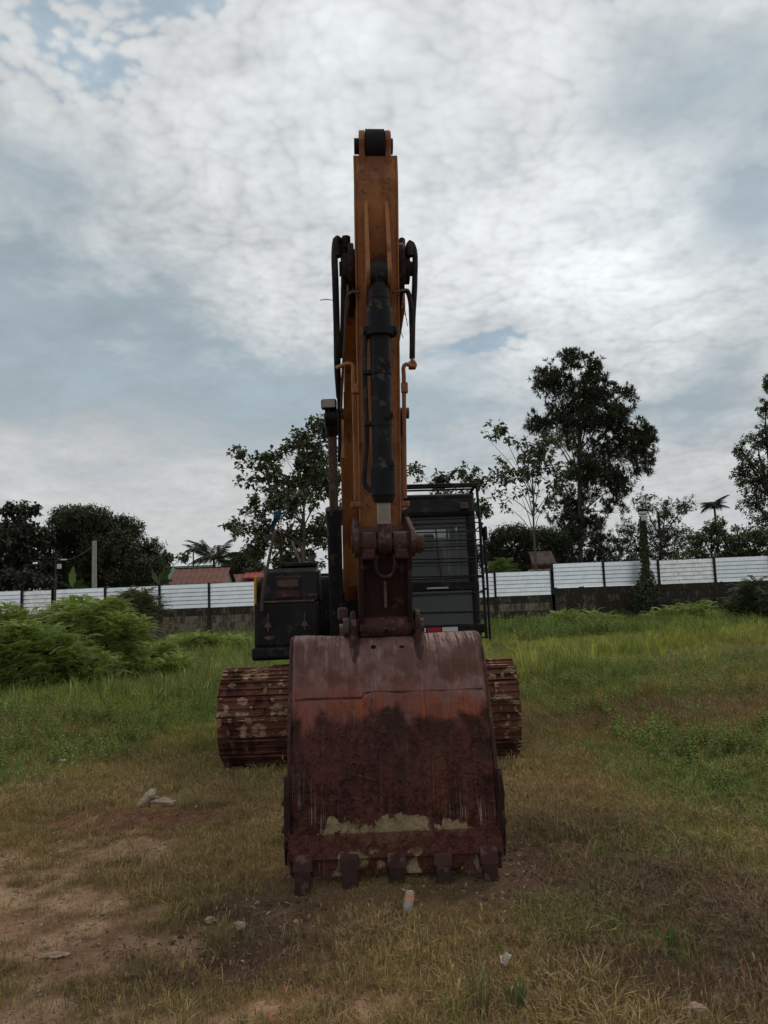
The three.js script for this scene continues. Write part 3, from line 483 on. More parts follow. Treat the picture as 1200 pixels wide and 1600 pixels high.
// --- linkage
{
  const p = [4.85, 1.95], q = [4.68, 1.42], u = V(0, q[1] - p[1], q[0] - p[0]).normalize(), n = V(0, -u.z, u.y).multiplyScalar(-1);   // n looks forward
  const pt = (d, o, x) => { const v = V(x, p[1], p[0]).addScaledVector(u, d); v.y += n.y * o; v.z += n.z * o; return v; };
  const cut = (d, o) => { const v = pt(d, o, 0); return [v.z, v.y]; };
  const side = [cut(-.06, -.05), cut(-.075, .03), cut(0, .082), cut(.12, .07), cut(.45, .075), cut(.56, .07), cut(.62, .03), cut(.6, -.05), cut(.3, -.07)];
  const link = A('bucket_link', [plate(side, .032, .006, -.155), plate(side, .032, .006, .155), plate([cut(.05, -.03), cut(.05, .015), cut(.5, .03), cut(.5, -.03)], .28, .004)], M.darkRust);  // body darker than its bosses: caked dirt, with shading put into the colour
  A('link_boss', [xcyl(p[0], p[1], .072, -.140, -.055, 20), rbox(.085, .07, .07, -.105, pt(.06, .05, 0).y, pt(.06, .05, 0).z, .015)], M.rust, link);
  A('link_boss', [xcyl(p[0], p[1], .072, .055, .140, 20), rbox(.085, .07, .07, .105, pt(.06, .05, 0).y, pt(.06, .05, 0).z, .015)], M.rust, link);
  A('link_tube', [xcyl(q[0], q[1], .083, -.165, .165, 24)], M.rust, link);
  A('lifting_eye', [tube([pt(.06, .05, -.058), pt(.14, .06, -.058), pt(.19, .065, -.04), pt(.205, .066, 0), pt(.19, .065, .04), pt(.14, .06, .058), pt(.06, .05, .058)], .0115, 30, 8)], M.rust, link);
  A('rib', [rbox(.02, .17, .03, .0, pt(.33, .04, 0).y, pt(.33, .04, 0).z, .006)], M.pin, link);
  A('grease_nipple', [cyl(pt(.555, .095, 0), pt(.555, .11, 0), .012, .009, 10)], M.black, link);
  const rock = [...roundOutline([4.36, 2.06], .09, Math.PI / 2, Math.PI * 1.5), [4.80, 1.865], ...roundOutline(p, .09, -Math.PI / 2, Math.PI / 2), [4.5, 2.15]];
  for (const s of [-1, 1]) A('rocker_arm', [plate(rock, .032, .008, s * .178), xcyl(p[0], p[1], .062, s * .19, s * .205, 18)], M.rust);
  A('rocker_pin', [xcyl(4.36, 2.06, .05, -.2, .2)], M.pin); A('rocker_pin', [xcyl(p[0], p[1], .045, -.21, .21), xcyl(p[0], p[1], .055, .205, .25, 16), xcyl(p[0] - .02, p[1] - .05, .02, .205, .24, 8)], M.pin);
}
// --- bucket
{
  const bucket = new THREE.Group(); bucket.name = 'bucket'; EX.add(bucket);
  const prof = [[4.02, 1.16], [4.2, 1.24], [4.42, 1.315], [4.60, 1.345], [4.74, 1.325], [4.86, 1.19], [4.93, 1.06], [5.00, .92], [5.07, .77], [5.12, .62], [5.15, .47], [5.165, .36], [5.185, .24], [5.205, .12]];
  const curve = new THREE.CatmullRomCurve3(prof.map(p => V(0, p[1], p[0])));
  const LEN = curve.getLength();
  const END = curve.getPointAt(1), EDIR = curve.getTangentAt(1), cp = v => v <= 1 ? curve.getPointAt(Math.max(0, v)) : END.clone().addScaledVector(EDIR, (v - 1) * LEN), ct = v => curve.getTangentAt(clamp(v));
  const bw = v => lerp(.588, .596, ss(.3, 1, v));
  const bend = (u, v) => (vn(u * 3.1 + 2, v * 5, 401) - .5) * .016 + (vn(u * 9, v * 14, 402) - .5) * .006;
  function shell(v0, v1, off, inset, thick, nu, nv, edge) {   // a bent plate following the bucket's back
    const pos = [], uv = [], idx = [], pushGrid = (o, flip) => {
      const base = pos.length / 3;
      for (let j = 0; j <= nv; j++) for (let i = 0; i <= nu; i++) {
        const u = i / nu; let v = lerp(v0, v1, j / nv); if (edge) v += edge(u, j / nv);
        const c = cp(v), t = ct(v), n = V(0, t.z, -t.y), x = (u * 2 - 1) * (bw(v) - inset);
        const horn = .05 * Math.pow(Math.abs(u * 2 - 1), 6) * Math.exp(-(((v - .42) / .05) ** 2));       // corners of the top edge turned up
        const q = o + bend(u, v); pos.push(x, c.y + n.y * q + horn, c.z + n.z * q); uv.push(u, v / 1.03);
      }
      for (let j = 0; j < nv; j++) for (let i = 0; i < nu; i++) { const a = base + j * (nu + 1) + i, b = a + nu + 1; flip ? idx.push(a, a + 1, b, b, a + 1, b + 1) : idx.push(a, b, a + 1, b, b + 1, a + 1); }
      return base;
    };
    const o = pushGrid(off + thick, true), k = pushGrid(off, false), row = nu + 1;
    const wall = (a, b, c, d) => idx.push(a, b, c, c, b, d);
    for (let i = 0; i < nu; i++) { wall(o + i, k + i, o + i + 1, k + i + 1); const e = nv * row; wall(o + e + i + 1, k + e + i + 1, o + e + i, k + e + i); }
    for (let j = 0; j < nv; j++) { wall(o + (j + 1) * row, k + (j + 1) * row, o + j * row, k + j * row); const e = nu; wall(o + j * row + e, k + j * row + e, o + (j + 1) * row + e, k + (j + 1) * row + e); }
    const g = new THREE.BufferGeometry(); g.setAttribute('position', new THREE.Float32BufferAttribute(pos, 3)); g.setAttribute('uv', new THREE.Float32BufferAttribute(uv, 2)); g.setIndex(idx); return toCreasedNormals(g, .7);
  }
  // rust, caked soil and scraped steel where the photograph shows them (u across, v along the back from hinge to lip)
  const bucketTex = tex(2048, 2048, (u, v) => {
    v *= 1.03;
    const n = fbm(u * 7, v * 9, 6, 411, .55), f = fbm(u * 40, v * 50, 4, 413), st = fbm(u * 46, v * 3.2, 4, 415), big = fbm(u * 3.2 + 1, v * 4, 4, 417), cl = fbm(u * 15, v * 18, 5, 419, .6);
    let c = [.190, .104, .094].map(t => t * (.7 + .6 * f));                                           // worn grey-brown steel, the top's sky sheen put into the colour
    c = mix3(c, [.125, .062, .052], ss(.5, .72, n));
    c = mix3(c, [.30, .20, .185], ss(.55, .75, st * .6 + f * .4) * .55);
    const rusty = mix3([.25, .060, .028], [.14, .038, .022], f);
    const band = ss(.50, .60, v + (n - .5) * .12 + (big - .5) * .1);
    c = mix3(c, rusty.map(t => t * (.7 + .6 * st)), band * (.55 + .45 * ss(.4, .6, st)));
    c = mix3(c, [.105, .040, .026], ss(.44, .47, v) * ss(.54, .5, v) * ss(.45, .62, n) * .6);
    const soil = ss(.595, .645, v + (big - .5) * .10 + (cl - .5) * .12);
    const dark = mix3([.066, .019, .014], [.027, .010, .008], ss(.3, .62, cl)).map(t => t * (.7 + .7 * f));
    c = mix3(c, dark, soil * .93);
    c = mix3(c, [.082, .030, .022], soil * ss(.52, .68, st) * ss(.68, .8, v) * .75);                      // streaks rubbed through the soil
    c = mix3(c, [.125, .042, .020], ss(.05, .0, Math.abs(u - .735 + (n - .5) * .05)) * ss(.66, .74, v) * ss(.90, .85, v) * .7);
    c = mix3(c, [.11, .038, .023], ss(.025, 0, Math.abs(u - .57 + (n - .5) * .03)) * ss(.62, .7, v) * ss(.86, .8, v) * .35);
    const scr = fbm(u * 170, v * 7, 3, 423), lowS = ss(.80, .90, v), sides = ss(.24, .10, u) + ss(.70, .84, u) * .9;
    c = mix3(c, [.34, .27, .22], ss(.66, .74, scr) * lowS * clamp(sides) * ss(.40, .6, n) * .9);
    const uw = u + (cl - .5) * .16 + (big - .5) * .12, vw = v + (n - .5) * .05 + (cl - .5) * .05, lump = Math.max(0, 1 - (((uw - .48) / .23) ** 2) - (((vw - .910) / .046) ** 2)) + .8 * Math.max(0, 1 - (((uw - .23) / .08) ** 2) - (((vw - .918) / .022) ** 2)) + .6 * Math.max(0, 1 - (((uw - .78) / .10) ** 2) - (((vw - .92) / .014) ** 2));
    c = mix3(c, [.25, .185, .105].map(t => t * (.7 + .6 * f)), ss(.18, .46, lump * (.1 + 1.6 * cl) * (.35 + 1.3 * f)));
    const s1 = fbm(u * 260 + v * 9, v * 5 + 3, 2, 427), s2 = fbm(u * 30 - v * 260, v * 12 + u * 20, 2, 429);
    c = mix3(c, [.20, .125, .10], ss(.74, .80, s1) * ss(.45, .6, n) * .5 + ss(.80, .86, s2) * ss(.55, .7, big) * .35);
    const lip = ss(.918, .924, v) * ss(.99, .98, v);
    c = mix3(c, [.085, .027, .020].map(t => t * (.6 + .8 * f)), lip * .85);
    const low = ss(.965, .985, v + (cl - .5) * .05) * ss(.51, .57, fbm(u * 9, v * 12, 4, 431) * .6 + cl * .4);
    c = mix3(c, [.24, .175, .105].map(t => t * (.65 + .7 * f)), low);
    return c;
  });
  bucketTex.wrapT = THREE.ClampToEdgeWrapping; bucketTex.wrapS = THREE.ClampToEdgeWrapping;
  const bucketBump = tex(1024, 1024, (u, v) => { v *= 1.03; const n = fbm(u * 9, v * 11, 6, 411, .6), st = fbm(u * 46, v * 3.2, 4, 415), cl = fbm(u * 15, v * 18, 6, 419, .65); return .35 * n + .2 * st + .45 * cl * ss(.58, .68, v); }, false);
  M.bucket = mat({ map: bucketTex, bumpMap: bucketBump, bumpScale: .09, roughness: .5 });
  const B = (name, g, m, parent = bucket) => mesh(name, armKeep(g), m, parent);
  const sh = B('shell', shell(0, 1.028, 0, 0, .022, 60, 94), M.bucket);
  for (const x of [-.085, .095]) A('drain_hole', [cyl(V(x, 1.291, 4.80), V(x, 1.298, 4.805), .017, .017, 14)], M.black, sh);
  B('wear_plate', shell(.555, .928, .022, .012, .010, 60, 60, (u, t) => (1 - t) * ((vn(u * 9, 3, 431) - .5) * .012 + (u > .36 ? -.012 : .012) * .6)), M.bucket);
  for (const [v0, off] of [[.552, .026], [.930, .030]]) { const pts = []; for (let k = 0; k <= 40; k++) { const u = k / 40, v = v0 + (vn(u * 14, v0 * 30, 433) - .5) * .006 + (v0 < .56 && v0 > .5 ? (u > .36 ? -.007 : .007) : 0), c = cp(v), t = ct(v); pts.push(V((u * 2 - 1) * .57, c.y + t.z * (off + bend(u, v) - .004), c.z - t.y * (off + bend(u, v) - .004))); } A('weld_bead', [tube(pts, .007, 120, 5)], M.rust, bucket); }
  B('cutting_edge', shell(.918, .985, .022, -.010, .022, 40, 6), M.bucket);
  const sp = prof.map(p => [p[0], p[1]]), mouth = [[5.13, .10], [4.55, .62], [4.1, 1.02]];
  for (const s of [-1, 1]) {
    A('side_plate', [plate([...sp.map(p => [p[0] - .012, p[1] - .004]), ...mouth], .028, .004, s * .577)], M.rust, bucket);
    A('side_rim', [tube(Array.from({ length: 40 }, (_, k) => { const v = .33 + .67 * k / 39, q = cp(v), d = ct(v); return V(s * .598, q.y + d.z * .012, q.z - d.y * .012); }), .015, 80, 6)], M.rust, bucket);
    A('side_cutter', [plate([[5.175, .60], [5.215, .50], [5.225, .25], [5.19, .12], [5.05, .20], [4.98, .45], [5.02, .58]], .034, .006, s * .612)], M.darkRust, bucket);
    for (const d of [[5.13, .30], [5.12, .45]]) A('bolt', [xcyl(d[0], d[1], .022, s * .628, s * .648, 6)], M.pin, bucket);
    A('hinge_ear', [plate([[3.98, 1.18], [4.0, 1.42], [4.06, 1.50], [4.2, 1.50], [4.42, 1.44], [4.58, 1.50], ...roundOutline([4.68, 1.42], .105, Math.PI * .6, -.2, 7), [4.80, 1.32], [4.86, 1.20], [4.5, 1.22]], .036, .01, s * .205)], M.rust, bucket);
    A('ear_weld', [plate([[4.3, 1.30], [4.72, 1.40], [4.82, 1.30], [4.90, 1.16], [4.6, 1.22]], .075, .03, s * .205)], M.rust, bucket);
  }
  A('hinge_pin', [xcyl(4.15, 1.35, .05, -.27, .27), xcyl(4.68, 1.42, .045, -.25, .25), xcyl(4.15, 1.35, .075, -.30, -.24, 16), xcyl(4.68, 1.42, .06, -.275, -.235, 16), rbox(.07, .09, .1, -.275, 1.50, 4.36, .02)], M.pin, bucket);
  const tr = rng(55);
  for (let k = 0; k < 5; k++) {
    const x = -.525 + k * .2615, l = (tr() - .5) * .03, w = .092 + .006 * tr();
    const t = A('tooth', [plate([[5.16, .18], [5.24, .17], [5.275, .10], [5.325, -.012 + l], [5.305, -.018 + l], [5.20, .07]], w * .92, .012, x)], M.darkRust, bucket);
    A('tooth_adapter', [plate([[5.15, .215], [5.225, .205], [5.258, .16], [5.272, .105], [5.21, .07], [5.12, .20]], w + .012, .012, x)], M.rust, t);
  }
}
// --- hoses, pipes and the work light (run along the sides of the stick head)
{
  const H = (name, pts, r, m, n = 48) => mesh(name, world(tube(pts.map(p => P(...p)), r, n, 8)), m, EX);
  H('hydraulic_hose', [[541, 440, 5.25], [540, 405, 5.2], [533, 380, 5.1], [526, 373, 5.05], [523, 390, 5.05], [524, 440, 5.05], [526, 510, 5.1], [527, 570, 5.2], [530, 620, 5.5]], .0235, M.rubber, 70);
  H('hydraulic_hose', [[548, 450, 5.2], [546, 420, 5.15], [541, 385, 5.1], [540, 369, 5.1], [537, 376, 5.1], [537, 430, 5.1], [536, 500, 5.12], [535, 560, 5.2]], .020, M.rubber, 70);
  H('hydraulic_hose', [[553, 460, 5.1], [549, 420, 5.15], [549, 395, 5.2]], .026, M.rubber);
  H('hydraulic_hose', [[530, 520, 5.25], [529, 590, 5.35], [531, 680, 5.9], [530, 720, 6.4]], .014, M.rubber);
  H('hydraulic_hose', [[626, 430, 5.15], [628, 395, 5.15], [628, 375, 5.2]], .024, M.rubber);
  H('hydraulic_hose', [[634, 430, 5.1], [636, 395, 5.08], [641, 379, 5.05], [647, 390, 5.05], [648, 440, 5.05], [645, 500, 5.05], [644, 560, 5.05]], .0195, M.rubber, 70);
  H('hydraulic_hose', [[628, 455, 5.0], [636, 455, 4.98], [641, 470, 5.0], [643, 505, 5.03], [644, 540, 5.05]], .0165, M.rubber, 50);
  for (const [x, y, z] of [[527, 385, 5.05], [541, 373, 5.1], [641, 384, 5.05]]) mesh('hose_fitting', world(uvBox(cyl(P(x, y + 16, z), P(x, y - 3, z), .030, .028, 8))), M.rubber, EX);
  // steel pipes down both sides of the stick
  H('steel_pipe', [[644, 562, 5.03], [649, 571, 5.0], [644, 572, 4.98], [636, 569, 4.97], [631, 572, 4.97], [631, 590, 4.98], [632, 700, 5.08], [633, 778, 5.15]], .0145, M.orange, 60);
  H('steel_pipe', [[527, 574, 5.1], [533, 572, 5.0], [545, 568, 4.97], [551, 571, 4.97], [552, 590, 4.98], [555, 700, 5.08], [556, 782, 5.15]], .0145, M.orange, 60);
  H('steel_pipe', [[541, 470, 5.0], [545, 460, 4.98], [553, 456, 4.96], [562, 457, 4.95]], .0095, M.pin, 24);
  H('steel_pipe', [[541, 470, 5.0], [539, 520, 5.05], [535, 590, 5.2], [533, 640, 5.5]], .0085, M.pin, 30);
  H('steel_pipe', [[614, 457, 4.92], [628, 454, 4.95], [638, 453, 4.98]], .0085, M.pin, 16);
  const clampAt = (x, y, z, w, h) => { const c = P(x, y, z); mesh('pipe_clamp', world(uvBox(rbox(w, h, .05, c.x, c.y, c.z, .01))), M.orange, EX); };
  clampAt(632, 606, 5.0, .045, .07); clampAt(555, 608, 5.0, .05, .07); clampAt(634, 788, 5.15, .05, .04); clampAt(557, 789, 5.15, .075, .04); clampAt(644, 571, 5.0, .05, .05);
  mesh('loose_wire', world(join([tube([P(500, 469, 5.1), P(511, 468, 5.1), P(524, 470, 5.1)], .003, 8, 5), tube([P(626, 470, 5.0), P(632, 482, 5.0), P(635, 500, 5.0)], .0025, 8, 5), tube([P(626, 478, 5.0), P(634, 494, 5.0), P(637, 510, 5.0)], .0022, 8, 5), tube([P(625, 515, 5.0), P(630, 528, 5.0)], .0025, 6, 5)])), M.rubber, EX);
  const c = P(514, 632, 7.4), wl = mesh('work_light', world(uvBox(rbox(.15, .098, .07, c.x, c.y, c.z, .018))), M.black, EX);
  mesh('lamp_lens', world(uvBox(rbox(.126, .074, .012, c.x, c.y, c.z + .033, .008))), M.lens, wl);
  mesh('bracket', world(uvBox(join([cyl(V(c.x, c.y - .05, c.z), V(c.x + .01, c.y - .16, c.z), .012), cyl(V(c.x, c.y - .10, c.z), V(c.x + .13, c.y - .06, c.z), .012)]))), M.black, wl);
}
// a strip of blue cloth tied to the grab rail
(function rag() {
  const pos = [], idx = [], a = P(433, 798, 8.8), n = 26;
  for (let j = 0; j <= n; j++) for (let i = 0; i <= 6; i++) { const t = j / n, u = i / 6 - .5; pos.push(a.x + u * (.10 - .05 * t) - .05 * t + .02 * Math.sin(t * 6), a.y - t * .24 + u * .03, a.z + .028 * Math.sin(u * 14 + t * 5)); }
  for (let j = 0; j < n; j++) for (let i = 0; i < 6; i++) { const b = j * 7 + i; idx.push(b, b + 7, b + 1, b + 7, b + 8, b + 1); }
  const g = new THREE.BufferGeometry(); g.setAttribute('position', new THREE.Float32BufferAttribute(pos, 3)); g.setIndex(idx); g.computeVertexNormals(); g.translate(-a.x, -a.y, -a.z);
  solo('cloth_strip', g, mat({ rgb: [.05, .13, .19], roughness: .95, side: THREE.DoubleSide }), 'blue cloth strip tied to the top of the grab rail', 'cloth', a.toArray());
})();
// ---------------------------------------------------------------- boundary wall and sheet-metal fence, 39 m away
const FZ = 39;
{
  const zinc = s => steelTex([.82, .86, .88], [.70, .74, .76], [.6, .58, .55], .7, .2, s);
  M.zinc = mat({ map: zinc(201), roughness: .36, metalness: .75 }); M.zinc2 = mat({ map: zinc(211), rgb: [.94, .95, .95], roughness: .4, metalness: .75 });
  M.zinc3 = mat({ map: steelTex([.86, .87, .86], [.68, .69, .68], [.34, .26, .2], .9, .5, 215), roughness: .42, metalness: .7 });
  M.postBlack = mat({ map: steelTex([.018, .017, .017], [.035, .03, .026], [.06, .045, .035], .6, .5, 221), roughness: .7 });
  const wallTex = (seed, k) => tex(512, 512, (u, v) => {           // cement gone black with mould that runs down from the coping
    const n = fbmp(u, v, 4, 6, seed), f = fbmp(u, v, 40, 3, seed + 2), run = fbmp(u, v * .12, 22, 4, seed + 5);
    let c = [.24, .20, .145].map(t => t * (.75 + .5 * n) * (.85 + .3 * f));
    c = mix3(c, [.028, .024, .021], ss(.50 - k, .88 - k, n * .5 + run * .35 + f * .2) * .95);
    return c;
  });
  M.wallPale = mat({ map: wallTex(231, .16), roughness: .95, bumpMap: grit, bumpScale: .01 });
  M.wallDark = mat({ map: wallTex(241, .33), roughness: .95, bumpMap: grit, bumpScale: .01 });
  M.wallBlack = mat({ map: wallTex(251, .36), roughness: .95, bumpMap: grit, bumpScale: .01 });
  const rib = (() => {                                             // ribs run along the fence; cut across: height, depth
    const o = [], n = 6, H = 1.18; for (let k = 0; k < n; k++) { const y = k * H / n; o.push([y, .07], [y + .080, .052], [y + .160, .030], [y + .168, .0], [y + .190, .0]); } o.push([H, 0]);
    return w => { const pos = [], uv = []; const q = (a, b) => { pos.push(0, a[0], a[1], w, a[0], a[1], w, b[0], b[1], 0, a[0], a[1], w, b[0], b[1], 0, b[0], b[1]); uv.push(0, a[0], w, a[0], w, b[0], 0, a[0], w, b[0], 0, b[0]); }; for (let k = 0; k < o.length - 1; k++) q(o[k], o[k + 1]); for (let k = o.length - 2; k >= 0; k--) q([o[k + 1][0], o[k + 1][1] - .004], [o[k][0], o[k][1] - .004]); const g = new THREE.BufferGeometry(); g.setAttribute('position', new THREE.Float32BufferAttribute(pos, 3)); g.setAttribute('uv', new THREE.Float32BufferAttribute(uv, 2)); g.computeVertexNormals(); return g; };
  })();
  const sheetGeo = {}, sheet = w => sheetGeo[w] ??= rib(+w);
  const courseGeo = {}, course = (w, v) => courseGeo[w + '/' + v] ??= (() => { const g = uvBox(box(+w, .36, .10)), u = g.attributes.uv; for (let i = 0; i < u.count; i++) u.setXY(i, u.getX(i) * .7 + v * .37, u.getY(i) * .7 + v * .29); return g; })();
  const postGeo = h => uvBox(rbox(.10, h, .09, 0, h / 2, 0, .01));
  function run(posts, base, wallName, wallLabel, fenceLabel, dark, zOf = () => FZ) {
    const wx = px => { const d = rayOf(px, 930); return d.x / -d.z; };
    const pts = posts.map(px => { const z = zOf(px); return [wx(px) * z, z]; }), r = rng(700 + posts[0]);
    const wall = thing(wallName, wallLabel, 'wall', [pts[0][0], -.1, -pts[0][1]], 'boundary wall of the yard'), fence = thing('sheet_metal_fence', fenceLabel, 'fence', [pts[0][0], base, -pts[0][1]], 'sheet metal fence on top of the wall');
    const ox = pts[0][0], oz = -pts[0][1];
    pts.forEach(([x, z], i) => {
      const p = mesh('post', postGeo(1.24), M.postBlack, fence); p.position.set(x - ox, -.02, -z - oz + .09); p.rotation.z = (r() - .5) * .012;
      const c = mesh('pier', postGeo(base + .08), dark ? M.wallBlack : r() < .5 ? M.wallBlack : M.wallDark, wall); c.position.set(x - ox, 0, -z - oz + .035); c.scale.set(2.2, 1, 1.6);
      if (i === pts.length - 1) return;
      const [x2, z2] = pts[i + 1], w = Math.hypot(x2 - x, z2 - z) - .012, a = Math.atan2(z2 - z, x2 - x), key = w.toFixed(2);
      const s = mesh('ribbed_sheet', sheet(key), [M.zinc, M.zinc2, M.zinc3][Math.floor(r() * 3)], fence); s.position.set(x - ox, -r() * .04, -z - oz + (r() - .5) * .01); s.rotation.y = a; s.rotation.z = (r() - .5) * .010;
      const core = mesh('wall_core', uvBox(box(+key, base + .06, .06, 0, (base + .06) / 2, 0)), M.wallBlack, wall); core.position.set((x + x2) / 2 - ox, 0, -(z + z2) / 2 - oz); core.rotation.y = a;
      const rows = Math.round((base + .08) / .372);
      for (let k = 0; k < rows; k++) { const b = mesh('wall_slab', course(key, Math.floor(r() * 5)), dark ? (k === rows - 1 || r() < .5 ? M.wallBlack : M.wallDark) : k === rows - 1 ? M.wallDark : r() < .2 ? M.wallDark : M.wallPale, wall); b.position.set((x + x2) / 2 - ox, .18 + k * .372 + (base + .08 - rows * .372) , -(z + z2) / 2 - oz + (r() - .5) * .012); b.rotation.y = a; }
    });
  }
  run([84, 165, 250, 327, 405, 485, 565, 645, 715, 774, 863], 1.49, 'block_wall', 'grey mould-streaked slab wall behind the excavator and the left bushes', 'lower ribbed zinc fence running behind the excavator to the step', false);
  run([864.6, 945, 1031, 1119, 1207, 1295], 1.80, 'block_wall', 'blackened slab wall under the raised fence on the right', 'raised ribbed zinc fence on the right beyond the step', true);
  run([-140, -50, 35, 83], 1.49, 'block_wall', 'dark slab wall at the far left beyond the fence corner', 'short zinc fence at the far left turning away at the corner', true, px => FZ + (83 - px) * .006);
}
// ---------------------------------------------------------------- houses beyond the wall
{
  const roofTex = (a, b, s) => mat({ map: steelTex(a, b, [.10, .05, .04], .9, .6, s), roughness: .7 });
  M.roofRed = roofTex([.21, .095, .078], [.13, .07, .058], 301); M.roofBright = roofTex([.34, .05, .045], [.2, .06, .05], 305); M.roofGreen = roofTex([.10, .20, .14], [.12, .16, .12], 311); M.roofGrey = roofTex([.15, .115, .10], [.09, .06, .05], 315);
  M.plaster = mat({ map: steelTex([.34, .30, .25], [.2, .16, .12], [.15, .12, .1], .7, .4, 321), roughness: .95 }); M.brick = mat({ map: steelTex([.16, .07, .05], [.09, .045, .035], [.22, .14, .1], .7, .5, 325), roughness: .95 });
  M.dark = mat({ rgb: [.02, .02, .02], roughness: .6 });
  function slope(w, run, rise, n) { const pos = [], q = (a, b, c, d) => pos.push(...a, ...b, ...c, ...a, ...c, ...d); for (let k = 0; k < n; k++) { const x0 = -w / 2 + k * w / n, x1 = x0 + w / n, m = (x0 + x1) / 2, e = .04; q([x0, 0, run], [m, e, run], [m, rise + e, 0], [x0, rise, 0]); q([m, e, run], [x1, 0, run], [x1, rise, 0], [m, rise + e, 0]); } const g = new THREE.BufferGeometry(); g.setAttribute('position', new THREE.Float32BufferAttribute(pos, 3)); g.computeVertexNormals(); return uvBox(join([g, uvBox(box(w, .06, .06, 0, -.05, run - .04)), uvBox(box(w, .08, .14, 0, rise + .03, 0))])); }
  function house(label, px, D, w, eave, rise, depth, roofM, wallM, turn = 0) {
    const c = P(px, 920, D), h = thing('house', label, 'house', [c.x, groundY(c.x, -D), -D - depth / 2]); h.rotation.y = turn;
    const gable = new THREE.Shape([new THREE.Vector2(-depth / 2, 0), new THREE.Vector2(depth / 2, 0), new THREE.Vector2(depth / 2, eave), new THREE.Vector2(0, eave + rise - .1), new THREE.Vector2(-depth / 2, eave)]);
    mesh('wall', uvBox(new THREE.ExtrudeGeometry(gable, { depth: w - .5, bevelEnabled: false }).translate(0, 0, -(w - .5) / 2).rotateY(Math.PI / 2)), wallM, h);
    const s1 = mesh('roof', slope(w, depth / 2 + .45, rise + .15, Math.round(w / .45)), roofM, h); s1.position.y = eave - .1; const s2 = mesh('roof', s1.geometry, roofM, h); s2.position.y = eave - .1; s2.rotation.y = Math.PI;
    for (const x of [-w * .3, w * .28]) { const f = mesh('window', uvBox(join([box(1, .06, .08, 0, .55, 0), box(1, .06, .08, 0, -.55, 0), box(.06, 1.1, .08, -.5, 0, 0), box(.06, 1.1, .08, .5, 0, 0), box(.05, 1.1, .06)])), M.white, h); f.position.set(x, eave - 1.0, depth / 2 + .02); const p = mesh('pane', box(.94, 1.04, .02), M.dark, f); p.position.z = -.01; }
    const d = mesh('door', uvBox(box(.9, 2, .05)), M.brick, h); d.position.set(0, 1.05, depth / 2 + .03);
    return h;
  }
  house('low house with a rusty red roof left of the coconut palm', 308, 60, 4.4, 3.05, 1.15, 4, M.roofRed, M.plaster);
  const h2 = house('long house with a faded red roof right of the coconut palm', 408, 64, 5.6, 3.0, .75, 4, M.roofRed, M.plaster);
  const patch = mesh('roof_sheet', slope(1.5, 1.5, .48, 4), M.roofBright, h2); patch.position.set(-.75, 3.36, .7); patch.userData = { label: 'bright red newer roof sheet' };
  house('distant house with a green roof', 285, 74, 5.2, 3.7, 1.35, 5, M.roofGreen, M.plaster);
  house('small brick hut with a grey hipped roof among the trees', 851, 50, 1.5, 3.35, .75, 1.8, M.roofGrey, M.brick);
}
// ---------------------------------------------------------------- poles
{
  M.concrete = mat({ map: steelTex([.36, .345, .31], [.2, .19, .16], [.28, .26, .22], .7, .4, 331), roughness: .95 }); M.wood = mat({ map: steelTex([.10, .085, .065], [.05, .04, .03], [.14, .12, .09], .8, .5, 335), roughness: .9 }); M.lampBox = mat({ rgb: [.55, .56, .55], roughness: .4 });
  const a = P(147.5, 845, 44), base = thing('utility_pole', 'pale concrete utility pole in front of the dense trees on the left', 'pole', [a.x, 0, a.z]);
  mesh('shaft', uvBox(cyl(V(0, -.2, 0), V(0, a.y, 0), .16, .12, 12)), M.concrete, base); mesh('insulator', uvBox(cyl(V(.0, a.y - .35, .13), V(0, a.y - .2, .16), .03, .03, 8)), M.white, base);
  const b = P(87, 876, 38.4), lp = thing('lamp_post', 'thin dark lamp post with a small white floodlight at the left fence', 'lamp post', [b.x, 0, b.z]);
  mesh('shaft', uvBox(cyl(V(0, -.2, 0), V(0, b.y, 0), .045, .035, 10)), M.wood, lp); mesh('arm', uvBox(tube([V(0, b.y - .05, 0), V(.15, b.y + .05, .05), V(.42, b.y + .04, .1)], .02, 10, 6)), M.wood, lp); mesh('floodlight', uvBox(rbox(.20, .24, .10, .20, b.y - .30, .06, .03)), M.lampBox, lp); mesh('lamp_head', uvBox(rbox(.28, .07, .16, .44, b.y + .02, .12, .03)), M.lampBox, lp);
  const line = (p, q, sag) => { const m = p.clone().add(q).multiplyScalar(.5); m.y -= sag; return tube([p, p.clone().lerp(m, .5).add(V(0, -sag * .25, 0)), m, q.clone().lerp(m, .5).add(V(0, -sag * .25, 0)), q], .017, 30, 5); };
  const w0 = V(a.x, a.y - .25, a.z + .15), w1 = V(b.x, b.y, b.z), w2 = P(-60, 900, 36);
  solo('overhead_cable', line(V(0, 0, 0), w1.clone().sub(w0), .25), M.rubber, 'black cable sagging from the concrete pole to the lamp post', 'cable', w0.toArray());
  solo('overhead_cable', line(V(0, 0, 0), w2.clone().sub(w1), .35), M.rubber, 'black cable running from the lamp post out to the left', 'cable', w1.toArray());
}
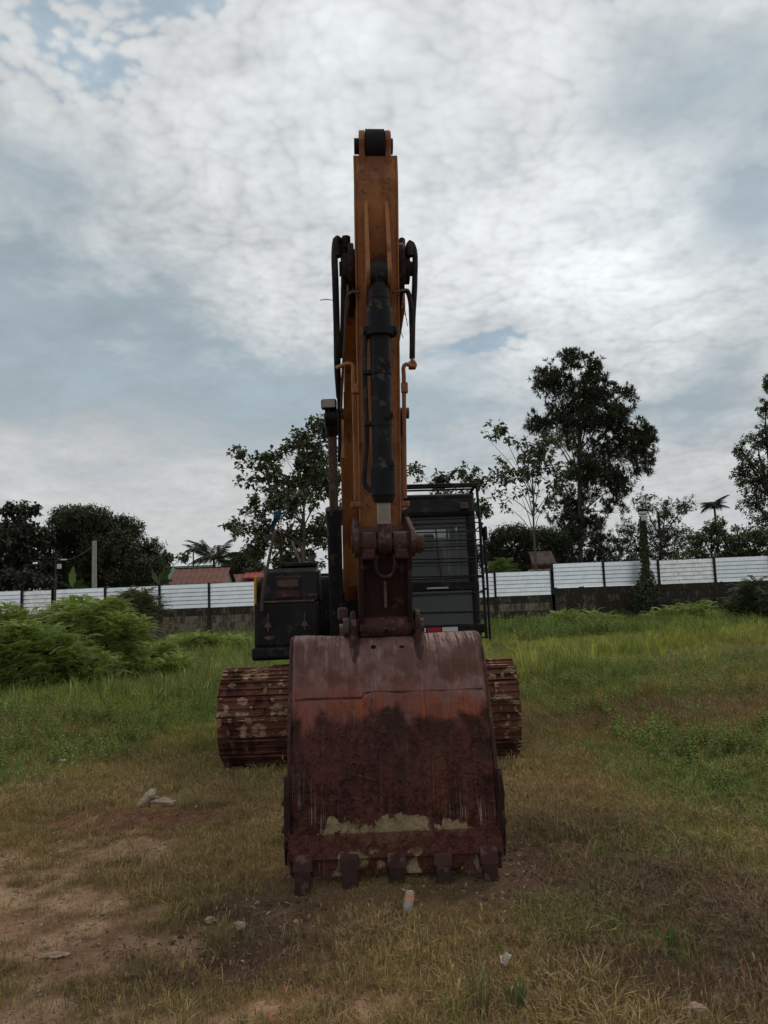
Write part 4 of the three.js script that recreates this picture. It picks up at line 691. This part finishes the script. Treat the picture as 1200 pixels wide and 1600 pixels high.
// ---------------------------------------------------------------- foliage
class Leaves {
  constructor() { this.p = []; this.c = []; }
  leaf(o, d, side, len, wid, droop, k) {                // a folded leaf: base o, direction d, half-width along side
    const m = o.clone().addScaledVector(d, len * .5), t = o.clone().addScaledVector(d, len); t.y -= droop * len; m.y -= droop * len * .25;
    const l = m.clone().addScaledVector(side, wid * .5), r = m.clone().addScaledVector(side, -wid * .5); l.y += wid * .18; r.y += wid * .18;
    this.p.push(...o.toArray(), ...l.toArray(), ...t.toArray(), ...o.toArray(), ...t.toArray(), ...r.toArray()); for (let q = 0; q < 6; q++) this.c.push(k[0], k[1], k[2]);
  }
  geo() { const g = new THREE.BufferGeometry(); g.setAttribute('position', new THREE.Float32BufferAttribute(this.p, 3)); g.setAttribute('color', new THREE.Float32BufferAttribute(this.c, 3)); g.computeVertexNormals(); return g; }
}
M.leaf = mat({ rgb: [1, 1, 1], vertexColors: true, roughness: .75, transmission: .35, thickness: 0, side: THREE.DoubleSide });
M.bark = mat({ map: steelTex([.085, .070, .055], [.045, .037, .03], [.15, .135, .115], .8, .6, 401), roughness: .95, bumpMap: grit, bumpScale: .02 });
M.paleBark = mat({ map: steelTex([.13, .115, .095], [.07, .06, .05], [.19, .17, .15], .7, .6, 405), roughness: .95, bumpMap: grit, bumpScale: .02 });
const dirR = (r, up = 0) => { const a = r() * 6.283, y = clamp(r() * 2 - 1 + up, -1, 1), c = Math.sqrt(1 - y * y); return V(Math.cos(a) * c, y, Math.sin(a) * c); };
const KINDS = {
  teak: { n: 6, len: .29, wid: .21, droop: .30, spread: .24, gap: .42, dens: 1.9, tints: [[.060, .080, .028], [.110, .130, .045]] },
  tuft: { n: 17, len: .34, wid: .075, droop: .08, spread: .10, gap: .40, dens: 3.3, tints: [[.040, .056, .024], [.085, .100, .040]] },
  fine: { n: 16, len: .20, wid: .09, droop: .25, spread: .34, gap: .28, dens: 2.6, tints: [[.034, .050, .018], [.072, .090, .030]] },
  bush: { n: 22, len: .085, wid: .032, droop: .10, spread: .20, gap: .30, dens: 1.7, tints: [[.195, .285, .042], [.320, .390, .080]] },
  round: { n: 10, len: .15, wid: .11, droop: .3, spread: .18, gap: .30, dens: 2.4, tints: [[.05, .075, .022], [.085, .115, .034]] }
};
// blobs: [px, py, rx, ry, tufts] measured on the photograph at distance D; a limb runs from the trunk to each
function tree(name, label, category, D, foot, fork, blobs, kind, o = {}) {
  const r = rng(o.seed ?? Math.round(foot[0] * 7 + D)), K = { ...KINDS[kind], ...(o.leaf || {}) }, k = D / FOCAL;
  const f0 = P(foot[0], foot[1] ?? 930, D), gy = groundY(f0.x, -D), base = V(f0.x, gy, -D), root = thing(name, label, category, base.toArray(), o.group);
  const top = P(fork[0], fork[1], D).sub(base), L = new Leaves(), limbs = [], rad = o.rad ?? .16;
  const trunkPts = []; for (let i = 0; i <= 7; i++) { const t = i / 7; trunkPts.push(V(top.x * t + (vn(t * 3, D, 5) - .5) * .25 * Math.sin(t * 3.14), top.y * t - (t ? 0 : .15), (vn(t * 3, D, 9) - .5) * .5 * t)); }
  limbs.push(taperTube(trunkPts, trunkPts.map((_, i) => rad * (1.15 - .65 * i / 7)), 8));
  const depth = o.depth ?? .75;
  for (const [bx, by, brx, bry, n, extra] of blobs) {
    const zoff = (r() - .5) * depth * brx * k * 2.2, c = P(bx, by, D).sub(base); c.z += zoff; const rx = brx * k, ry = bry * k, rz = Math.max(rx, ry) * depth;
    const t0 = clamp(.45 + .5 * (c.y / Math.max(top.y, .1) - .5), .25, 1), s = trunkPts[Math.round(t0 * 7)], mid = s.clone().lerp(c, .5).add(V((r() - .5) * .4, .25 * s.distanceTo(c) * (c.y > s.y ? .25 : .6), (r() - .5) * .4)), q = rad * .42;
    const cur = new THREE.CatmullRomCurve3([s, mid, c]).getPoints(7); limbs.push(taperTube(cur, cur.map((_, i) => q * (1 - .75 * i / 7)), 5));
    for (let i = 0; i < n * K.dens; i++) {
      const d = dirR(r), e = Math.pow(r(), .42) * (r() < .1 ? 1.22 : 1), p = V(c.x + d.x * rx * e, c.y + d.y * ry * e, c.z + d.z * rz * e);
      if (p.y < .15) continue;
      if (vn3(p.x * 1.5 / (K.len * 4) + 50, p.y * 1.5 / (K.len * 4) + 50, p.z + 50, o.hole ?? 7) < K.gap * (o.gap ?? 1)) continue;
      if (r() < (o.twigs ?? .35)) { const m = c.clone().lerp(p, .55).add(V(0, (r() - .3) * .25 * ry, 0)), tw = [c.clone().lerp(p, .08), m, p]; limbs.push(taperTube(tw, [rad * .11, rad * .07, rad * .03], 3)); }
      const tone = mix3(K.tints[0], K.tints[1], r()), out = d.clone().setY(d.y * .6 + .35).normalize();
      if (kind === 'bush') {                              // arching feathery sprays: a stalk with two rows of leaflets
        const a = r() * 6.283, len = K.len * (3 + 3.5 * r()), h = V(Math.cos(a), .15 + .5 * r(), Math.sin(a)).lerp(out, .35).normalize(), sd = h.clone().cross(V(0, 1, 0)).normalize();
        for (let j = 0; j < K.n; j++) { const t = (j >> 1) / (K.n / 2), q = p.clone().addScaledVector(h, len * t); q.y -= .45 * len * t * t; const d2 = sd.clone().multiplyScalar(j & 1 ? 1 : -1).addScaledVector(h, .5).normalize(), kk = .75 + .5 * r(); L.leaf(q, d2, h, K.len * (1.1 - .6 * t) * (.7 + .5 * r()), K.wid, .3 * r(), tone.map(x => x * kk)); }
        continue;
      }
      for (let j = 0; j < K.n; j++) {
        const ld = dirR(r, kind === 'tuft' ? .25 : .05).lerp(out, kind === 'tuft' ? .42 : .2).normalize(), sd = ld.clone().cross(V(r() - .5, 1, r() - .5)).normalize(), kk = .65 + .7 * r();
        const q = p.clone().addScaledVector(dirR(r), K.spread * r()); L.leaf(q, ld, sd, K.len * (.6 + .7 * r()), K.wid * (.7 + .6 * r()), K.droop * r() * 1.6, tone.map(t => t * kk));
      }
    }
  }
  mesh('trunk', join(limbs.map(g => norm(g))), o.pale ? M.paleBark : M.bark, root); mesh('crown', L.geo(), M.leaf, root);
  return root;
}
const TG = 'trees beyond the fence';
// right: the tallest tree, leaves in whorled tufts
tree('broadleaf_tree', 'tall dark tree with tufted crown, tallest of all, right of the excavator', 'tree', 57, [908], [905, 610],
  [[888, 572, 24, 22, 50], [918, 580, 24, 24, 50], [862, 596, 34, 28, 75], [905, 615, 50, 34, 150], [935, 610, 30, 30, 80], [845, 655, 26, 20, 45], [885, 655, 48, 28, 130], [935, 655, 46, 26, 120], [978, 622, 22, 22, 40], [965, 650, 28, 20, 50], [990, 680, 32, 28, 90], [1006, 690, 20, 24, 45], [950, 700, 46, 26, 120], [985, 725, 34, 26, 90], [925, 735, 46, 26, 120], [975, 755, 30, 24, 70], [870, 690, 36, 20, 60], [905, 765, 36, 26, 95], [890, 800, 30, 24, 70], [920, 820, 42, 30, 110], [960, 800, 28, 26, 50], [900, 855, 48, 34, 150], [950, 860, 40, 28, 70], [900, 890, 60, 16, 110], [960, 888, 44, 16, 70]], 'tuft', { rad: .17, group: TG, twigs: .3 });
tree('teak_tree', 'slender pale-stemmed tree with sparse big leaves just right of the cab', 'tree', 47, [838], [832, 745],
  [[785, 668, 26, 22, 34], [802, 690, 22, 16, 20], [770, 690, 16, 16, 10], [830, 705, 36, 18, 50], [858, 690, 26, 18, 34], [800, 715, 26, 16, 32], [790, 745, 34, 14, 40], [845, 735, 38, 22, 60], [868, 760, 22, 20, 26], [778, 768, 16, 12, 9], [812, 772, 20, 10, 8], [850, 790, 26, 20, 18], [790, 790, 22, 14, 6]], 'teak', { rad: .085, pale: true, gap: .85, group: TG, seed: 12, leaf: { dens: 1.1 } });
tree('teak_tree', 'sparse big-leaved tree showing above the cab roof', 'tree', 50, [700], [700, 770],
  [[655, 738, 22, 14, 26], [690, 748, 26, 12, 30], [730, 742, 24, 12, 28], [752, 752, 18, 12, 18], [755, 795, 16, 16, 18], [700, 790, 50, 30, 60]], 'teak', { rad: .12, pale: true, gap: .8, group: TG, seed: 21 });
tree('teak_tree', 'big-leaved tree standing directly left of the excavator boom', 'tree', 46, [478], [475, 760],
  [[500, 670, 28, 20, 50], [470, 690, 32, 22, 62], [445, 715, 34, 22, 66], [490, 715, 34, 24, 72], [408, 712, 22, 9, 16], [378, 708, 18, 10, 16], [390, 722, 26, 10, 14], [425, 740, 30, 18, 46], [470, 750, 42, 26, 100], [505, 755, 26, 30, 70], [392, 752, 22, 8, 14], [425, 780, 34, 18, 60], [465, 795, 40, 22, 90], [400, 800, 24, 14, 30], [365, 818, 16, 8, 12], [378, 833, 18, 8, 14], [410, 825, 34, 16, 56], [455, 835, 46, 22, 100], [500, 830, 26, 30, 70], [415, 858, 36, 22, 80], [460, 875, 50, 20, 110], [535, 740, 24, 60, 60]], 'teak', { rad: .11, pale: true, gap: .82, group: TG, seed: 31 });
tree('broadleaf_tree', 'dark tree cut off by the right edge of the photo', 'tree', 50, [1210], [1205, 650],
  [[1197, 600, 12, 16, 26], [1200, 635, 14, 18, 30], [1212, 680, 40, 30, 110], [1180, 690, 26, 16, 45], [1160, 705, 18, 16, 32], [1170, 730, 26, 16, 50], [1195, 750, 36, 30, 120], [1185, 785, 30, 14, 45], [1158, 740, 14, 14, 20], [1245, 720, 40, 60, 110], [1235, 640, 34, 50, 80], [1205, 810, 40, 20, 60]], 'round', { rad: .26, group: TG, seed: 41, twigs: .5 });
tree('broadleaf_tree', 'lower dark tree between the tallest tree and the slim palm', 'tree', 60, [1030], [1030, 800],
  [[1012, 785, 22, 18, 40], [1040, 800, 30, 22, 70], [1068, 790, 18, 16, 32], [1020, 830, 36, 22, 90], [1058, 835, 34, 22, 90], [1000, 860, 34, 24, 80], [1045, 865, 44, 24, 110], [985, 830, 24, 24, 50], [1010, 885, 50, 14, 110], [960, 885, 40, 14, 70]], 'round', { rad: .17, group: TG, seed: 51 });
tree('broadleaf_tree', 'small leafy green tree below the slim palm on the right', 'tree', 45, [1110], [1112, 850],
  [[1118, 825, 18, 16, 46], [1095, 848, 32, 18, 80], [1135, 845, 28, 20, 80], [1085, 872, 40, 16, 90], [1135, 872, 40, 18, 100]], 'round', { rad: .10, group: TG, seed: 55, leaf: { tints: [[.045, .075, .018], [.085, .12, .028]] } });
tree('broadleaf_tree', 'bright green bushy tree behind the fence at the right edge', 'tree', 44, [1180], [1180, 850],
  [[1175, 840, 30, 16, 70], [1200, 850, 30, 24, 90], [1165, 868, 36, 18, 90], [1215, 870, 36, 20, 80]], 'round', { rad: .10, group: TG, seed: 57, leaf: { tints: [[.055, .095, .02], [.10, .14, .03]] } });
tree('mango_tree', 'broad dense dark tree with a domed crown on the left', 'tree', 50, [150], [150, 860],
  [[110, 812, 34, 20, 110], [150, 815, 44, 20, 150], [190, 828, 36, 22, 120], [85, 838, 40, 26, 140], [130, 850, 56, 34, 240], [185, 858, 46, 30, 180], [222, 862, 26, 24, 80], [90, 880, 44, 26, 140], [150, 890, 60, 26, 200], [210, 892, 44, 22, 130], [245, 890, 22, 18, 50], [110, 915, 60, 16, 120], [190, 915, 60, 16, 120]], 'fine', { rad: .28, group: TG, seed: 61, gap: .7 });
tree('broadleaf_tree', 'dark tree with upright leafy shoots at the left edge of the photo', 'tree', 47, [18], [22, 830],
  [[25, 800, 20, 12, 26], [48, 795, 12, 10, 12], [5, 795, 10, 14, 14], [20, 830, 36, 18, 90], [50, 845, 30, 22, 80], [0, 850, 40, 26, 110], [30, 880, 50, 26, 150], [-40, 850, 40, 40, 120], [30, 908, 60, 18, 130], [-30, 900, 50, 24, 80]], 'teak', { rad: .2, group: TG, seed: 65, gap: .7, leaf: { tints: [[.034, .044, .02], [.06, .072, .03]], len: .34, wid: .2, n: 9 } });
tree('broadleaf_tree', 'low round dark tree behind the fence just right of the cab', 'tree', 53, [800], [800, 860],
  [[800, 838, 34, 16, 90], [775, 855, 26, 20, 80], [825, 855, 22, 18, 60], [795, 875, 40, 18, 120], [740, 870, 30, 20, 60], [810, 892, 60, 14, 120]], 'fine', { rad: .2, group: TG, seed: 71, gap: .75 });
tree('broadleaf_tree', 'dark leafy tree directly behind the small brick hut', 'tree', 56, [868], [866, 860],
  [[845, 838, 26, 14, 60], [872, 850, 24, 22, 80], [875, 875, 24, 16, 60]], 'fine', { rad: .2, group: TG, seed: 73, gap: .75 });
tree('broadleaf_tree', 'far tree between the coconut palm and the big-leaved tree', 'tree', 92, [372], [372, 885],
  [[355, 888, 16, 10, 50], [375, 880, 22, 14, 90], [398, 872, 16, 16, 60], [400, 890, 22, 12, 60]], 'fine', { rad: .2, group: TG, seed: 75, leaf: { len: .34, wid: .16, tints: [[.045, .062, .024], [.07, .085, .032]] } });
tree('broadleaf_tree', 'small dark leafy tree beside the green roof', 'tree', 58, [258], [256, 880],
  [[245, 880, 18, 14, 50], [262, 872, 10, 9, 16], [288, 872, 10, 6, 9]], 'teak', { rad: .1, group: TG, seed: 77, gap: .7 });

// palms: every frond its own part
function frondGeo(len, leaf, seed, arch, n = 22) {
  const L = new Leaves(), r = rng(seed), at = t => V(0, .35 * len * t - arch * len * t * t, len * t * (1 - .18 * t * arch)), spine = []; for (let i = 0; i <= 8; i++) spine.push(at(i / 8));
  for (let i = 1; i <= n; i++) for (const s of [-1, 1]) { const t = .12 + .88 * i / n, o = at(t), d = V(s * (.9 - .35 * t), -.25 - .25 * r(), .35 + .5 * t).normalize(); L.leaf(o, d, d.clone().cross(V(0, 1, 0)).normalize(), leaf * (1 - .55 * Math.abs(t - .4)) * (.8 + .4 * r()), .05 * len / 2.2, .35, [.05, .07, .028].map(x => x * (.7 + .6 * r()))); }
  const g = L.geo(), sp = norm(taperTube(spine, spine.map((_, i) => .028 * (1 - .8 * i / 8)), 4)); sp.setAttribute('color', new THREE.BufferAttribute(new Float32Array(sp.attributes.position.count * 3).fill(.07), 3)); sp.deleteAttribute('uv'); return mergeGeometries([g, sp]);
}
function palm(label, px, py, D, len, leaf, n, arch, rad, seed) {
  const c = P(px, py, D), r = rng(seed), p = thing('palm_tree', label, 'palm', [c.x, groundY(c.x, -D), -D], 'palm trees'), h = c.y - p.position.y, pts = [0, .3, .6, .85, 1].map(t => V((vn(t * 2, seed, 1) - .5) * .3 * (1 - t), h * t - (t ? 0 : .1), 0));
  mesh('trunk', uvBox(taperTube(pts, [1.3, 1, .9, .85, .8].map(k => k * rad), 9)), M.bark, p);
  const gs = [0, 1, 2].map(k => frondGeo(len, leaf, seed + k, arch * (.8 + .3 * k)));
  for (let k = 0; k < n; k++) { const f = mesh('frond', gs[k % 3], M.leaf, p); f.position.y = h; f.rotation.order = 'YXZ'; f.rotation.set(-1.15 + 1.25 * r(), k / n * 6.283 + r() * .5, 0); f.scale.setScalar(.8 + .35 * r()); }
}
palm('coconut palm with broad arching fronds beside the red roofs', 334, 876, 66, 2.3, .8, 18, .42, .12, 801);
palm('tiny slender palm far behind, left of the coconut palm', 302, 858, 85, 1.15, .5, 13, .7, .09, 811);
palm('slim palm with a tufted top above the shrubs on the right', 1116, 790, 62, 1.05, .55, 16, .62, .10, 821);

// banana plants: big torn leaves
function bananaLeaf(len, wid, seed) { const pos = [], idx = [], r = rng(seed), n = 10; for (let j = 0; j <= n; j++) { const t = j / n, w = wid * .5 * Math.sin(Math.PI * Math.pow(t, .75)) * (.7 + .45 * r()) + .012, y = len * t - .18 * len * t * t, z = .22 * len * t * t; for (const s of [-1, -.5, 0, .5, 1]) pos.push(s * w, y + Math.abs(s) * w * .35, z + (s === 0 ? -.02 : 0) + (r() - .5) * .02); } for (let j = 0; j < n; j++) for (let i = 0; i < 4; i++) { const a = j * 5 + i; idx.push(a, a + 5, a + 1, a + 5, a + 6, a + 1); } const g = new THREE.BufferGeometry(); g.setAttribute('position', new THREE.Float32BufferAttribute(pos, 3)); g.setIndex(idx); g.computeVertexNormals(); return g; }
M.banana = mat({ rgb: [.16, .25, .05], roughness: .6, transmission: .35, thickness: 0, side: THREE.DoubleSide }); M.bananaDark = mat({ rgb: [.055, .11, .03], roughness: .6, transmission: .3, thickness: 0, side: THREE.DoubleSide });
function banana(label, px, py, D, leaves, m) {
  const c = P(px, py, D), b = thing('banana_plant', label, 'plant', [c.x, groundY(c.x, -D), -D], 'banana plants'), h = c.y - b.position.y; mesh('stem', uvBox(taperTube([V(0, -.1, 0), V(.02, h * .5, 0), V(0, h, 0)], [.14, .11, .07], 9)), M.bark, b);
  leaves.forEach(([len, wid, rz, ry, rx], k) => { const f = mesh('banana_leaf', bananaLeaf(len, wid, 30 + k), m[k % m.length], b); f.position.y = h - .05; f.rotation.set(rx, ry, rz, 'ZXY'); });
}
banana('banana plant with one upright bright leaf beside the lamp post', 114, 918, 42, [[1.45, .42, .10, .9, 0], [1.2, .3, -.8, .9, .3], [1.1, .3, .9, -.9, .4], [1.0, .3, -1.3, .9, -.3]], [M.banana, M.bananaDark, M.bananaDark, M.bananaDark]);
banana('banana plant with a dark curved leaf left of the red roof', 250, 912, 43, [[1.5, .36, -.5, .8, .1], [1.2, .3, .6, .9, .2], [1.1, .3, -1.1, .9, .3], [1.0, .3, .1, 1.1, -.5]], [M.bananaDark]);

// shrubs and bushes standing in the yard
const BG = 'bushes in the overgrown yard';
const B1 = { depth: .8, twigs: .12, rad: .05, group: BG };
tree('bush', 'large feathery green bush in the left foreground of the yard', 'bush', 15.5, [60], [60, 1040], [[20, 1018, 60, 34, 360], [80, 1025, 60, 38, 420], [50, 1060, 80, 30, 400], [130, 1050, 50, 30, 260], [40, 990, 30, 16, 80]], 'bush', { ...B1, seed: 91, leaf: { tints: [[.170, .260, .040], [.290, .365, .075]] } });
tree('bush', 'feathery light green bush in front of the tall thicket by the wall', 'bush', 18, [165], [165, 1000], [[150, 972, 54, 26, 400], [200, 985, 40, 28, 300], [175, 950, 20, 12, 50], [110, 962, 24, 14, 60], [130, 1020, 60, 26, 320], [195, 1035, 44, 22, 240]], 'bush', { ...B1, seed: 92 });
tree('bush', 'light green bush at the left edge below the zinc fence', 'bush', 20, [22], [22, 990], [[5, 975, 34, 30, 260], [45, 1000, 40, 22, 260], [0, 1010, 50, 24, 220]], 'bush', { ...B1, seed: 93 });
tree('bush', 'pale green bush in the middle of the left bushes', 'bush', 24, [95], [95, 985], [[80, 970, 44, 22, 300], [130, 960, 40, 24, 280], [165, 960, 28, 18, 150], [60, 1000, 40, 18, 180]], 'bush', { ...B1, seed: 94, leaf: { len: .11, wid: .045 } });
tree('bush', 'tall dull thicket of stems standing against the left wall', 'bush', 33, [218], [216, 940], [[215, 940, 24, 16, 130], [195, 950, 20, 18, 90], [238, 955, 18, 20, 90], [215, 970, 36, 18, 150], [185, 975, 24, 14, 80]], 'bush', { ...B1, seed: 95, gap: .6, leaf: { len: .14, wid: .045, tints: [[.08, .10, .03], [.14, .15, .055]] } });
tree('bush', 'low bright green bush just left of the toolbox, by the wall', 'bush', 27, [330], [330, 985], [[315, 1004, 34, 9, 150], [350, 1008, 36, 9, 160], [290, 1008, 34, 12, 150]], 'bush', { ...B1, seed: 98, leaf: { len: .11, wid: .045 } });
tree('bush', 'low sprawling green bush between the large bush and the left track', 'bush', 19, [250], [250, 1030], [[235, 1025, 40, 16, 240], [270, 1040, 36, 14, 180], [225, 1050, 36, 14, 160]], 'bush', { ...B1, seed: 99 });
tree('bush', 'leafy weed thicket at the foot of the blackened right wall', 'bush', 34, [1080], [1080, 960], [[1050, 965, 34, 12, 130], [1095, 960, 34, 16, 160], [1130, 968, 30, 12, 110]], 'bush', { ...B1, seed: 100, leaf: { len: .12, wid: .055 } });
tree('bush', 'leafy weed thicket below the step in the fence', 'bush', 33, [905], [905, 972], [[890, 970, 28, 14, 120], [930, 972, 32, 12, 120], [850, 980, 26, 9, 80]], 'bush', { ...B1, seed: 101, leaf: { len: .12, wid: .055 } });
tree('bush', 'dark leafy shrub by the wall at the right edge', 'bush', 33, [1190], [1190, 945], [[1185, 925, 24, 16, 110], [1205, 940, 24, 20, 110], [1165, 950, 24, 14, 80], [1195, 960, 34, 14, 100]], 'bush', { ...B1, seed: 96, leaf: { len: .14, wid: .06, tints: [[.04, .065, .018], [.075, .10, .03]] } });
tree('bush', 'small bright green shoot rising over the fence right of the cab', 'bush', 41, [783], [783, 905], [[783, 886, 10, 9, 40], [784, 896, 8, 10, 20]], 'bush', { ...B1, seed: 97, leaf: { len: .18, wid: .09, tints: [[.13, .20, .03], [.18, .25, .05]] } });

// the pole on the right wrapped in creeper, its floodlight on top
{
  const D = 38.2, t = P(1004, 800, D), f = thing('floodlight_pole', 'floodlight pole wrapped in green creeper in front of the right fence', 'lamp post', [P(1012, 960, D).x, 0, -D]), x = t.x - f.position.x, pts = [V(0, -.1, 0), V(x * .3, t.y * .35, 0), V(x * .7, t.y * .7, 0), V(x, t.y, 0)];
  mesh('shaft', uvBox(taperTube(pts, [.09, .08, .07, .06], 9)), M.wood, f); mesh('floodlight', uvBox(join([rbox(.27, .30, .14, x + .02, t.y - .30, .10, .03), rbox(.4, .12, .2, x - .02, t.y - .05, .06, .03)])), M.lampBox, f).userData = { label: 'pale floodlight housing' };
  mesh('lamp_hood', uvBox(rbox(.42, .30, .16, x + .0, t.y + .02, -.02, .04)), M.black, f);
  const L = new Leaves(), r = rng(888); for (let i = 0; i < 4200; i++) { const u = Math.pow(r(), 1.6), y = u * t.y * .97, w = (.14 + .62 * Math.exp(-(((y - 1.2) / 1.0) ** 2)) + .06 * (1 - u)) * Math.sqrt(r()), a = r() * 6.283, p = V(x * u + Math.cos(a) * w * (.7 + .5 * vn(y * 2, a, 3)), y + (r() - .5) * .1, Math.sin(a) * w * .7), d = dirR(r, -.2), k = .6 + .8 * r(); L.leaf(p, d, d.clone().cross(V(0, 1, .1)).normalize(), .13, .09, .4, [.045 * k, .068 * k, .022 * k]); }
  mesh('creeper', L.geo(), M.leaf, f);
}
// ---------------------------------------------------------------- small things lying about
{
  M.stone = mat({ map: steelTex([.40, .33, .25], [.22, .16, .11], [.5, .45, .37], .7, .5, 501), roughness: .95, bumpMap: grit, bumpScale: .006 });
  M.slabStone = mat({ map: steelTex([.36, .25, .19], [.22, .14, .1], [.42, .33, .26], .7, .5, 505), roughness: .95, bumpMap: grit, bumpScale: .006 });
  const gp = (px, py) => { const d = rayOf(px, py), t = -EYE / d.y; return [d.x * t, d.z * t]; };
  const stone = (px, py, w, h, d, seed, label, m = M.stone, rz = 0) => { const [x, z] = gp(px, py), g = clodGeo(seed, w / 2, h / 2, d / 2).rotateZ(rz); g.computeBoundingBox(); g.translate(0, -g.boundingBox.min.y * .75, 0); solo('stone', g, m, label, 'stone', [x, groundY(x, z), z]); };
  stone(231, 1266, .16, .10, .11, 1001, 'pale upright stone on the red mound, left of the flat one', M.stone, .5);
  stone(256, 1269, .19, .06, .11, 1002, 'flat pale stone on the red mound beside the upright one');
  stone(375, 1450, .06, .04, .05, 1003, 'small pale stone in the dry grass left of the bucket');
  stone(86, 1490, .11, .022, .04, 1004, 'thin pinkish slab of stone on the bare sand', M.slabStone);
  stone(328, 1438, .06, .03, .05, 1005, 'small flat stone among dark litter left of the bucket', M.slabStone);
  stone(1088, 1592, .09, .03, .05, 1006, 'pale flat stone at the bottom right of the photo', M.slabStone);
  stone(146, 1131, .16, .08, .12, 1007, 'pale stone on the small soil heap near the left bushes', M.slabStone);
  stone(322, 1177, .15, .07, .10, 1008, 'small pale stone in the grass beside the left track', M.slabStone);
  // a crumpled drinks bottle standing askew in the grass
  const [bx, bz] = gp(643, 1432), b = thing('plastic_bottle', 'small crumpled plastic bottle with an orange label in the grass', 'bottle', [bx, groundY(bx, bz) + .10, bz]); b.scale.setScalar(.76); b.rotation.set(Math.PI - .5, .25, .2);
  const clear = mat({ rgb: [.66, .62, .58], transmission: .6, roughness: .3, thickness: 0, side: THREE.DoubleSide }), dent = (g, s) => { const p = g.attributes.position; for (let i = 0; i < p.count; i++) { const k = 1 + (vn3(p.getX(i) * 60 + 9, p.getY(i) * 40 + 9, p.getZ(i) * 60 + 9, s) - .5) * .25; p.setX(i, p.getX(i) * k); p.setZ(i, p.getZ(i) * k); } g.computeVertexNormals(); return g; };
  mesh('bottle_body', dent(new THREE.LatheGeometry([[.001, 0], [.024, .002], [.029, .010], [.029, .05], [.026, .058], [.029, .066], [.029, .10], [.022, .125], [.011, .14], [.011, .155]].map(p => new THREE.Vector2(...p)), 24), 4), clear, b);
  mesh('label', dent(new THREE.CylinderGeometry(.0305, .0305, .048, 24, 4, true).translate(0, .042, 0), 4), mat({ map: steelTex([.52, .19, .09], [.5, .4, .33], [.6, .55, .5], .5, .5, 511), roughness: .6, side: THREE.DoubleSide }), b);
  mesh('cap', new THREE.CylinderGeometry(.0135, .0135, .016, 16).translate(0, .158, 0), mat({ rgb: [.5, .47, .44], roughness: .5 }), b);
  const scrap = (px, py, w, d, seed, label, rgb) => { const [x, z] = gp(px, py), g = norm(new THREE.PlaneGeometry(w, d, 8, 6).rotateX(-Math.PI / 2)), p = g.attributes.position; for (let i = 0; i < p.count; i++) p.setY(i, .012 + .045 * vn(p.getX(i) * 40 + 9, p.getZ(i) * 40 + 9, seed) + .02 * vn(p.getX(i) * 90 + 9, p.getZ(i) * 90 + 9, seed + 1)); g.computeVertexNormals(); solo('plastic_scrap', g, mat({ rgb, roughness: .6, side: THREE.DoubleSide }), label, 'litter', [x, groundY(x, z), z]); };
  scrap(88, 1192, .24, .12, 1101, 'white plastic scrap lying in the grass on the left', [.55, .57, .58]);
  scrap(792, 1518, .05, .04, 1102, 'small torn pale scrap in the grass right of the bucket', [.45, .40, .35]);
}
// two tufts of longer grass standing out near the camera
{
  const tuft = (px, py, n, h, w, seed, rgb, label) => { const d = rayOf(px, py), t = -EYE / d.y, x = d.x * t, z = d.z * t, g = bladeTuft(seed, n, .035, h, w, .45); solo('grass_tuft', g, mat({ rgb, vertexColors: true, roughness: .85, transmission: .25, thickness: 0, side: THREE.DoubleSide }), label, 'grass tuft', [x, groundY(x, z), z]); };
  tuft(752, 1590, 26, .26, .006, 1201, [.17, .155, .06], 'tall narrow straw-green grass tuft near the bottom centre');
  tuft(805, 1578, 46, .12, .006, 1202, [.10, .14, .04], 'low bright green grass tuft near the bottom centre');
  tuft(1052, 1488, 60, .12, .005, 1203, [.11, .15, .035], 'bright green grass tuft in the purple grass on the right');
}
scene.traverse(o => { if (o.isMesh) { o.castShadow = true; o.receiveShadow = true; } });
renderer.render(scene, camera);
